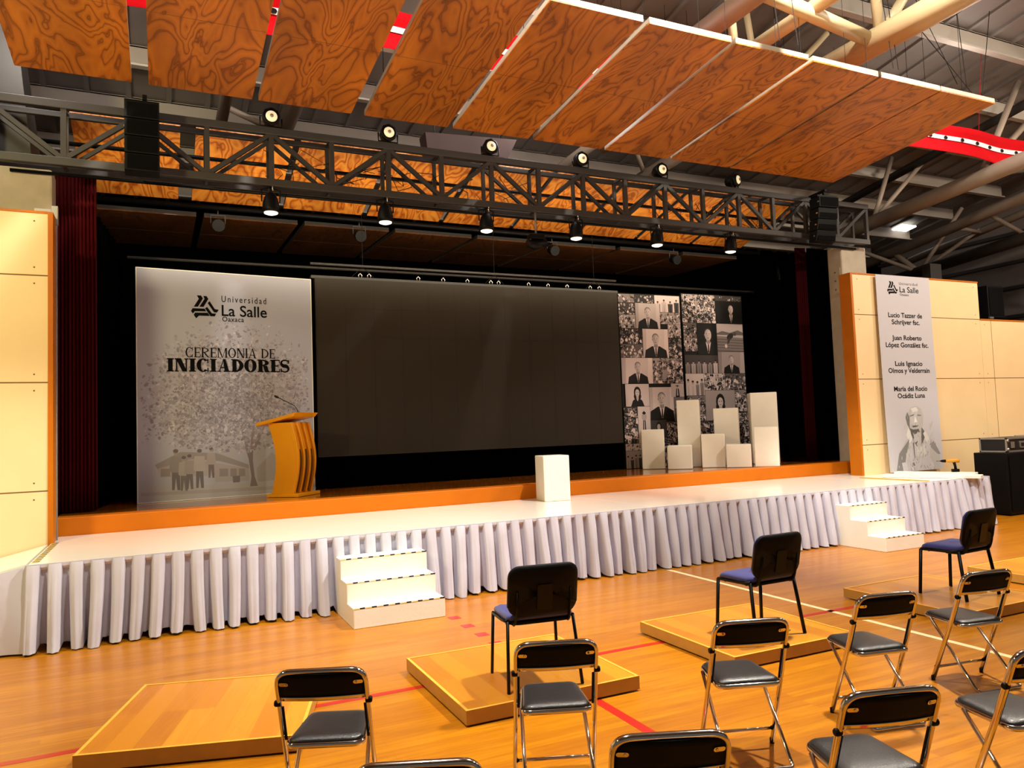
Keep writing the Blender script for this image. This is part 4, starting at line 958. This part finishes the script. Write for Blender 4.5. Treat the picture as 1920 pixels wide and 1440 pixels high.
truss3('dark roof truss farther right with crossing struts over the low wall', [
    ('lower_chord', (17.6, 14.2, 5.35), (17.6, 5, 6.15), .14, M['darkbeam']),
    ('upper_chord', (17.6, 14.5, 6.0), (17.6, 5, 7.35), .13, BT), ('upper_chord', (19.4, 14.5, 6.2), (19.4, 5, 7.7), .10, BT),
    ('strut', (17.6, 12.9, 5.45), (17.6, 13.6, 6.1), .07, BT), ('strut', (17.6, 12.9, 5.45), (16.9, 14.2, 6.3), .05, BT), ('strut', (17.6, 12.9, 5.45), (18.4, 12.2, 7.0), .05, BT), ('strut', (17.6, 12.9, 5.45), (19.4, 12.4, 6.6), .05, BT),
    ('strut', (17.6, 11.1, 6.5), (19.4, 10.2, 5.2), .05, BT), ('strut', (17.6, 12.0, 6.4), (19.4, 12.4, 6.5), .05, BT)])
t = thing('roof_drape', 'long red cloth with white stripe strung under the roof', 'cloth banner', (9, 8.6, 6.5))
b = B()
def rd(u, v):
    x = -3+u*24; sag = .025*math.sin(u*24*1.3)+.012*math.sin(u*60); z = 6.96-v*.52+sag*(.3+v); y = 8.60+.10*math.sin(v*3)+.03*math.sin(u*80); return (x, y, z)
b.grid(rd, 160, 6); rel(t, b.out('red_cloth', M['red'], solid=.004))
b = B(); b.grid(lambda u, v: (rd(u, .34+.14*v)[0], rd(u, .34+.14*v)[1]-.02, rd(u, .34+.14*v)[2]), 160, 1)
for k in range(60):
    u = (k+.5)/60; p = Vector(rd(u, .41)); b.poly([(p.x+.05*math.cos(a), p.y-.03, p.z+.035*math.sin(a)) for a in [i*math.pi/4 for i in range(8)]], 1)
rel(t, b.out('white_stripe', [M['clothwhite'], M['ink']]))
for x in (13.6, 15.3, 17.2):
    b = B(); b.path([(x, 8.6, 6.95), (x, 8.45, roofz(8.5)-.02)], .004, 5); rel(t, b.out('hanging_cord', M['red']))
# wires criss-crossing right of the canopy
t = thing('suspension_wires', 'thin dark suspension wires running up from the right edge of the panels', 'wire', (10.5, 6.7, 6.45))
for a, c in (((8.9, 6.7, 6.46), (8.9, 6.9, 8.6)), ((9.0, 6.7, 6.46), (9.0, 6.9, 8.6)), ((10.2, 6.7, 6.45), (9.3, 6.9, 8.3)), ((10.4, 6.7, 6.45), (10.4, 6.8, 8.2)), ((10.7, 6.8, 6.42), (10.1, 7.6, 8.3)), ((10.9, 6.8, 6.45), (12.2, 7.4, 8.3)), ((6.9, 6.7, 6.46), (6.8, 6.8, 8.4)), ((7.2, 6.7, 6.46), (7.1, 6.8, 8.4))):
    b = B(); b.path([a, c], .006, 4); rel(t, b.out('wire', M['skylead']))
b = B(); b.hexa([(19.35, 14.62, roofz(14.62)-.10), (19.95, 14.62, roofz(14.62)-.10), (19.95, 15.3, roofz(15.3)-.10), (19.35, 15.3, roofz(15.3)-.10), (19.35, 14.62, roofz(14.62)-.06), (19.95, 14.62, roofz(14.62)-.06), (19.95, 15.3, roofz(15.3)-.06), (19.35, 15.3, roofz(15.3)-.06)])
tag(b.out('skylight_panel', M['skylight']), 'small bright skylight panel in the far roof', 'skylight')
# dark wall drape left of the truss, top left corner
b = B(); b.hexa([(-2.4, 10.7, 5.2), (-1.4, 10.7, 5.2), (-1.35, 11.3, 5.2), (-2.4, 11.3, 5.2), (-2.6, 10.7, 7.4), (-1.62, 10.7, 7.4), (-1.62, 11.3, 7.4), (-2.6, 11.3, 7.4)])
tag(b.out('dark_roof_post', M['darkbeam']), 'dark steel post above the left column behind the truss', 'post')

# wall speaker, subwoofer, flight cases
t = thing('wall_loudspeaker', 'black loudspeaker standing behind the low right wall', 'speaker', (16.45, 10.5, 0))
b = B(); b.box(-.27, .27, -.2, .2, 3.86, 4.56); b.out('cabinet', M['black'], t, bevel=.01)
b = B(); b.box(-.23, .23, -.21, -.2, 3.92, 4.52); b.out('grille', M['grille'], t)
b = B(); b.path([(0, 0, 0), (0, 0, 3.86)], .03, 8); b.out('pole', M['steel'], t)
b = B(); b.box(-.3, -.18, -.24, -.2, 3.83, 3.87); b.out('clamp', M['hook'], t)
t = thing('dark_post', 'dark post behind the loudspeaker on the right', 'post', (15.9, 11.3, 0)); 
b = B(); b.box(-.25, .12, -.1, .1, 0, 5.2); b.out('shaft', M['darkbeam'], t)
t = thing('subwoofer_cabinet', 'large black cabinet standing on the floor at the right end of the platform', 'speaker cabinet', (14.42, 8.75, 0), 0)
b = B(); b.box(-.95, .95, -.3, .3, .02, 1.10); b.out('cabinet', M['black'], t, bevel=.012)
b = B(); b.box(-.9, .9, -.312, -.3, .08, 1.04); b.out('grille', M['grille'], t)
def case(loc, rz, w, d, h, label, body, cat='flight case'):
    t = thing('flight_case', label, cat, loc, rz)
    b = B(); b.box(-w/2+.02, w/2-.02, -d/2+.01, d/2-.01, .01, h-.01); b.out('body', body, t)
    b = B()
    for x in (-w/2, w/2-.03):
        for y in (-d/2, d/2-.03): b.box(x, x+.03, y, y+.03, 0, h)
    for z in (0, h-.03):
        for y in (-d/2, d/2-.03): b.box(-w/2, w/2, y, y+.03, z, z+.03)
        for x in (-w/2, w/2-.03): b.box(x, x+.03, -d/2, d/2, z, z+.03)
    b.out('edge_rail', M['alu'], t, bevel=.003)
    for x in (-w/2+.03, w/2-.03):
        for z in (.052, h-.052):
            b = B(); b.lathe([(.028, 0), (.032, .010), (.012, .02)], (x, -d/2, z), 12, mat4=Matrix.Rotation(R(90), 4, 'X')); b.out('ball_corner', M['alu'], t)
    b = B(); b.prism(rrect(-.10, .10, h/2-.06, h/2+.06, .02), -d/2-.004, -d/2+.01, lambda u, v, q: (u, q, v)); b.out('handle_plate', M['alu'], t)
    b = B(); b.box(-.07, .07, -d/2-.012, -d/2-.004, h/2-.03, h/2+.03); b.out('handle', body, t)
    for x in (-w/2+.17, w/2-.17):
        b = B(); b.box(x-.045, x+.045, -d/2-.008, -d/2+.01, h/2-.055, h/2+.055); b.out('butterfly_latch', M['alu'], t, bevel=.004)
    return t
case((14.05, 8.75, 1.104), R(0), .95, .5, .26, 'black flight case with silver corners on top of the black cabinet', M['case'])
case((14.81, 8.73, 1.104), R(0), .46, .5, .27, 'pale green case cut by the right edge of the photo', M['mint'])

# ================================================================ RISERS
def riser(x0, x1, y0, y1, h, label, rz=0., cx=None, cy=None):
    cx = (x0+x1)/2; cy = (y0+y1)/2; w, d = x1-x0, y1-y0
    t = thing('wooden_riser', label, 'riser', (cx, cy, 0), rz, 'low wooden risers on the gym floor')
    b = B(); b.box(-w/2+.02, w/2-.02, -d/2+.02, d/2-.02, h-.02, h-.001); b.out('top_boards', M['riser'], t)
    b = B(); b.box(-w/2, w/2, -d/2, -d/2+.02, .012, h); b.box(-w/2, w/2, d/2-.02, d/2, .012, h); b.box(-w/2, -w/2+.02, -d/2+.02, d/2-.02, .012, h); b.box(w/2-.02, w/2, -d/2+.02, d/2-.02, .012, h)
    b.out('side_board', M['riser_edge'], t)
    b = B(); b.box(-w/2, w/2, -d/2, -d/2+.02, h, h+.002); b.box(-w/2, w/2, d/2-.02, d/2, h, h+.002); b.box(-w/2, -w/2+.02, -d/2+.02, d/2-.02, h, h+.002); b.box(w/2-.02, w/2, -d/2+.02, d/2-.02, h, h+.002)
    b.out('edge_trim', M['riser_trim'], t)
    b = B()
    for x in (-w/2+.12, w/2-.12):
        for y in (-d/2+.12, d/2-.12): b.lathe([(.03, 0), (.03, h-.02)], (x, y, 0), 10)
    b.out('foot', M['plastic'], t)
    return t
riser(1.71, 3.0, 4.52, 5.79, .10, 'wooden riser under the nearest blue chair')
riser(3.83, 5.08, 4.50, 5.72, .10, 'wooden riser under the middle blue chair')
riser(6.30, 7.55, 4.42, 5.70, .10, 'wooden riser under the farthest blue chair')
riser(8.27, 9.55, 4.50, 5.72, .10, 'wooden riser at the right edge of the photo, carrying no chair')
riser(-.32, .93, 4.82, 6.04, .10, 'empty wooden riser at the lower left behind the leftmost folding chair', R(-16.5))

# ================================================================ BLUE CHAIRS
def blue_chair():
    t = thing('padded_chair', '', 'chair', (0, 0, .1), 0, 'blue padded chairs on the risers')
    for s in (-1, 1):
        b = B(); b.path([(s*.235, .20, .43), (s*.25, .225, .0)], .0135, 10, sx=1.3, sy=.8); b.out('leg', M['chairblack'], t)
        b = B(); b.path([(s*.235, -.17, .45), (s*.262, -.235, .0)], .0135, 10, sx=1.3, sy=.8); b.out('leg', M['chairblack'], t)
        b = B(); b.path(arc_pts([(s*.19, -.02, .425), (s*.195, -.20, .43), (s*.19, -.235, .50), (s*.185, -.262, .66)], .06), .011, 8, sx=1.5, sy=.7); b.out('back_bracket', M['chairblack'], t)
    b = B(); b.path(arc_pts([(-.235, -.17, .45), (-.235, -.05, .435), (-.235, .20, .43)], .03), .013, 8); b.path([(.235, -.17, .45), (.235, -.05, .435), (.235, .20, .43)], .013, 8)
    b.path([(-.235, .12, .425), (.235, .12, .425)], .011, 8); b.path([(-.235, -.12, .43), (.235, -.12, .43)], .011, 8); b.out('seat_frame', M['chairblack'], t)
    def seatfn(off, inset):
        out = rrect(-.235+inset, .235-inset, -.21+inset, .225-inset, .085, 6)
        return [(x, y, .465+off+.02*(abs(x)/.235)**2*0+(-.035*max(0, (y-.14)/.085)**2)+(.02*max(0, (-y-.12)/.09)**2)) for x, y in out]
    b = B(); rings = []
    for off, ins in ((-.022, .02), (-.018, .0), (.0, -.006), (.018, .002), (.028, .03), (.031, .09), (.028, .16)): rings.append([b.bm.verts.new(p) for p in seatfn(off, ins)])
    for r1, r2 in zip(rings, rings[1:]):
        for k in range(len(r1)):
            f = b.f([r1[k], r1[(k+1) % len(r1)], r2[(k+1) % len(r2)], r2[k]]); f.smooth = True
    b.f(rings[0][::-1]); b.f(rings[-1]).smooth = True; b.out('seat_cushion', M['bluefab'], t)
    b = B(); P = rrect(-.232, .232, -.205, .22, .085, 6); b.prism(P, .425, .447, lambda u, v, d: (u, v, d)); b.out('seat_shell', M['plastic'], t, bevel=.006)
    # back: outline in x/z, tilted
    def bk(u, v, d): 
        z = v; y = -.225-(v-.5)*.20-.022*(1-(abs(u)/.24)**2)+.022; return (u, y+d, z)
    P = []
    for (x, z) in rrect(-.248, .248, .475, .832, .078, 7):
        if z < .55: z += -.03*(1-(abs(x)/.242)**2)+.02
        P.append((x, z))
    def shell(name, d0, d1, m_, ins, dome):
        b = B(); c = [(x*(1-ins), .645+(z-.645)*(1-ins)) for x, z in P]; n = len(c)
        R1 = [b.bm.verts.new(bk(x, z, d0)) for x, z in c]; rings = [R1]
        for k, (s_, d_) in enumerate(((1., d0+(d1-d0)*.6), (.975, d1), (.85, d1+dome*.7), (.5, d1+dome), (.2, d1+dome))): rings.append([b.bm.verts.new(bk(x*s_, .645+(z-.645)*s_, d_)) for x, z in c])
        for r1, r2 in zip(rings, rings[1:]):
            for k in range(n):
                f = b.f([r1[k], r1[(k+1) % n], r2[(k+1) % n], r2[k]]); f.smooth = True
        b.f(rings[0][::-1]); b.f(rings[-1]); return b.out(name, m_, t)
    shell('back_shell', 0, -.022, M['plastic'], 0, -.008); shell('back_cushion', 0.0, .026, M['bluefab'], .012, .012)
    b = B(); b.prism(rrect(-.055, .055, .52, .70, .015), -.036, -.028, lambda u, v, d: bk(u, v, d)); b.out('back_plate', M['chairblack'], t)
    return t
src = blue_chair()
src.location = (2.36, 4.86, .102); src.rotation_euler = (0, 0, R(-8)); src['label'] = 'blue padded chair on the nearest riser, its black back to the camera'
dup(src, (4.47, 4.93, .102), R(2), 'blue padded chair on the middle riser beside the white court line')
dup(src, (6.97, 4.93, .102), R(4), 'blue padded chair on the farthest occupied riser near the right-hand steps')

# ================================================================ FOLDING CHAIRS
def folding_chair():
    t = thing('folding_chair', '', 'chair', (0, 0, 0), 0, 'chrome folding chairs facing the stage')
    a = .203
    loop = [(-a-.008, .08, .012), (-a-.002, -.10, .44), (-a, -.228, .775), (a, -.228, .775), (a+.002, -.10, .44), (a+.008, .08, .012)]
    b = B(); b.path(arc_pts(loop, .07, 8), .0122, 12, sx=.9, sy=1.35, ref=(1, 0, 0)); b.out('main_frame', M['chrome'], t)
    c = .165
    u_ = [(-c, .12, .415), (-c-.01, -.23, .03), (-c-.005, -.262, .014), (c+.005, -.262, .014), (c+.01, -.23, .03), (c, .12, .415)]
    b = B(); b.path(arc_pts(u_, .045, 6), .0105, 10); b.out('rear_leg_frame', M['chrome'], t)
    b = B(); b.path([(-a-.004, .045, .10), (-.06, .045, .10), (.06, .045, .10), (a+.004, .045, .10)], .009, 10); b.out('crossbar', M['chrome'], t)
    # seat
    P = []
    for x, y in rrect(-1, 1, -.175, .205, .055, 6):
        wdt = .185-.03*(y+.175)/.38; P.append((math.copysign(min(abs(x), 1), x), y, wdt))
    def outl(ins, rr=.055):
        pts = []; 
        for k, (x, y) in enumerate(rrect(-.185+ins, .185-ins, -.175+ins, .205-ins, max(.02, rr-ins*.5), 6)):
            pts.append((x*(1-.17*(y+.175)/.38), y))
        return pts
    def lay(name, levels, m_):
        b = B(); rings = [[b.bm.verts.new((x, y, z)) for x, y in outl(i)] for i, z in levels]
        for r1, r2 in zip(rings, rings[1:]):
            for k in range(len(r1)): f = b.f([r1[k], r1[(k+1) % len(r1)], r2[(k+1) % len(r2)], r2[k]]); f.smooth = True
        b.f(rings[0][::-1]); b.f(rings[-1]); return b.out(name, m_, t)
    lay('seat_pan', [(.012, .402), (.0, .408), (-.003, .418), (.0, .428), (.006, .431)], M['chrome'])
    lay('seat_cushion', [(.008, .430), (.010, .438), (.022, .447), (.05, .452), (.10, .454), (.15, .455)], M['vinyl'])
    # backrest panel
    def bk(u, v, d): 
        k = (v-.44)/.335; return (u, -.10-.128*k+d-.022*(1-(u/a)**2), v)
    def bpanel(d0, d1, z0, z1, w, rr, name, m_, fnk=8):
        b = B(); pts = rrect(-w, w, z0, z1, rr, 5)
        nx = 12
        f0 = [[b.bm.verts.new(bk(-w+2*w*i/nx, z0+(z1-z0)*j/4, dd)) for i in range(nx+1)] for dd in (d0, d1) for j in range(5)]
        A_, C_ = f0[:5], f0[5:]
        for g in (A_, C_):
            for j in range(4):
                for i in range(nx): f = b.f([g[j][i], g[j][i+1], g[j+1][i+1], g[j+1][i]]); f.smooth = True
        for i in range(nx): b.f([A_[0][i], A_[0][i+1], C_[0][i+1], C_[0][i]]); b.f([A_[4][i], A_[4][i+1], C_[4][i+1], C_[4][i]])
        for j in range(4): b.f([A_[j][0], A_[j+1][0], C_[j+1][0], C_[j][0]]); b.f([A_[j][nx], A_[j+1][nx], C_[j+1][nx], C_[j][nx]])
        return b.out(name, m_, t)
    bpanel(-.004, .012, .648, .765, a-.010, .03, 'backrest', M['vinylback'])
    bpanel(-.007, .004, .630, .649, a-.010, .01, 'backrest_trim', M['chrome'])
    for s in (-1, 1):
        b = B(); pts = rrect(-.022, .022, -.009, .009, .009, 4); b.prism([(s*(a-.033)+u, .715+v) for u, v in pts], -.009, -.004, bk); b.lathe([(.006, 0), (.005, .004)], bk(s*(a-.042), .715, -.009), 8, mat4=Matrix.Rotation(R(90), 4, 'X')); b.out('back_clip', M['chrome'], t)
        b = B(); b.lathe([(.013, -.012), (.016, -.008), (.016, .012), (.012, .018)], (s*(a+.004), -.172+.0, .618), 10, mat4=Matrix.Rotation(R(90*s), 4, 'Y')); b.out('bumper', M['plastic'], t)
        b = B(); b.lathe([(.012, -.01), (.013, .012)], (s*(a+.002), .045, .10), 10, mat4=Matrix.Rotation(R(90*s), 4, 'Y')); b.out('bumper', M['plastic'], t)
        b = B(); b.beam((s*(a-.012), -.165, .60), (s*(a-.010), -.10, .425), .005, .014, upv=(1, 0, 0)); b.out('folding_strut', M['plastic'], t)
        b = B(); b.lathe([(.013, 0), (.013, .03)], (s*(a+.008), .08, 0), 10); b.out('foot_cap', M['plastic'], t)
    return t
src = folding_chair()
FC = [((.74, 3.80), -23, 'chrome and black folding chair, leftmost, in front of the empty riser'),
      ((1.86, 3.62), -21, 'chrome and black folding chair in front of the nearest riser and blue chair'),
      ((2.93, 3.42), -19, 'chrome and black folding chair in front of the middle riser and blue chair'),
      ((3.99, 3.46), -12, 'chrome and black folding chair between the middle and the farthest blue chairs'),
      ((5.05, 3.55), -9, 'chrome and black folding chair in front of the farthest blue chair'),
      ((2.64, 2.34), -16, 'large folding chair in the front row with its black seat near the photo bottom'),
      ((1.67, 2.42), -22, 'folding chair showing only its backrest at bottom centre of the photo'),
      ((.83, 2.64), -22, 'folding chair showing only its top bar at the photo bottom, left of centre'),
      ((3.66, 2.36), -10, 'folding chair cut by the right edge of the photo')]
for i, ((x, y), a_, lb) in enumerate(FC):
    o = src if i == 0 else dup(src); o.location = (x, y, 0); o.rotation_euler = (0, 0, R(a_)); o['label'] = lb
# small power box on the middle riser
t = thing('power_plug', 'small black plug with thin cable on the middle riser', 'plug', (4.06, 4.80, .103), R(-10))
b = B(); b.box(-.03, .03, -.02, .02, 0, .035); b.out('plug_body', M['plastic'], t)
b = B(); b.path([(.03, 0, .008), (.3, .05, .005), (.62, .12, .005)], .004, 5); b.out('cord', M['cable'], t)
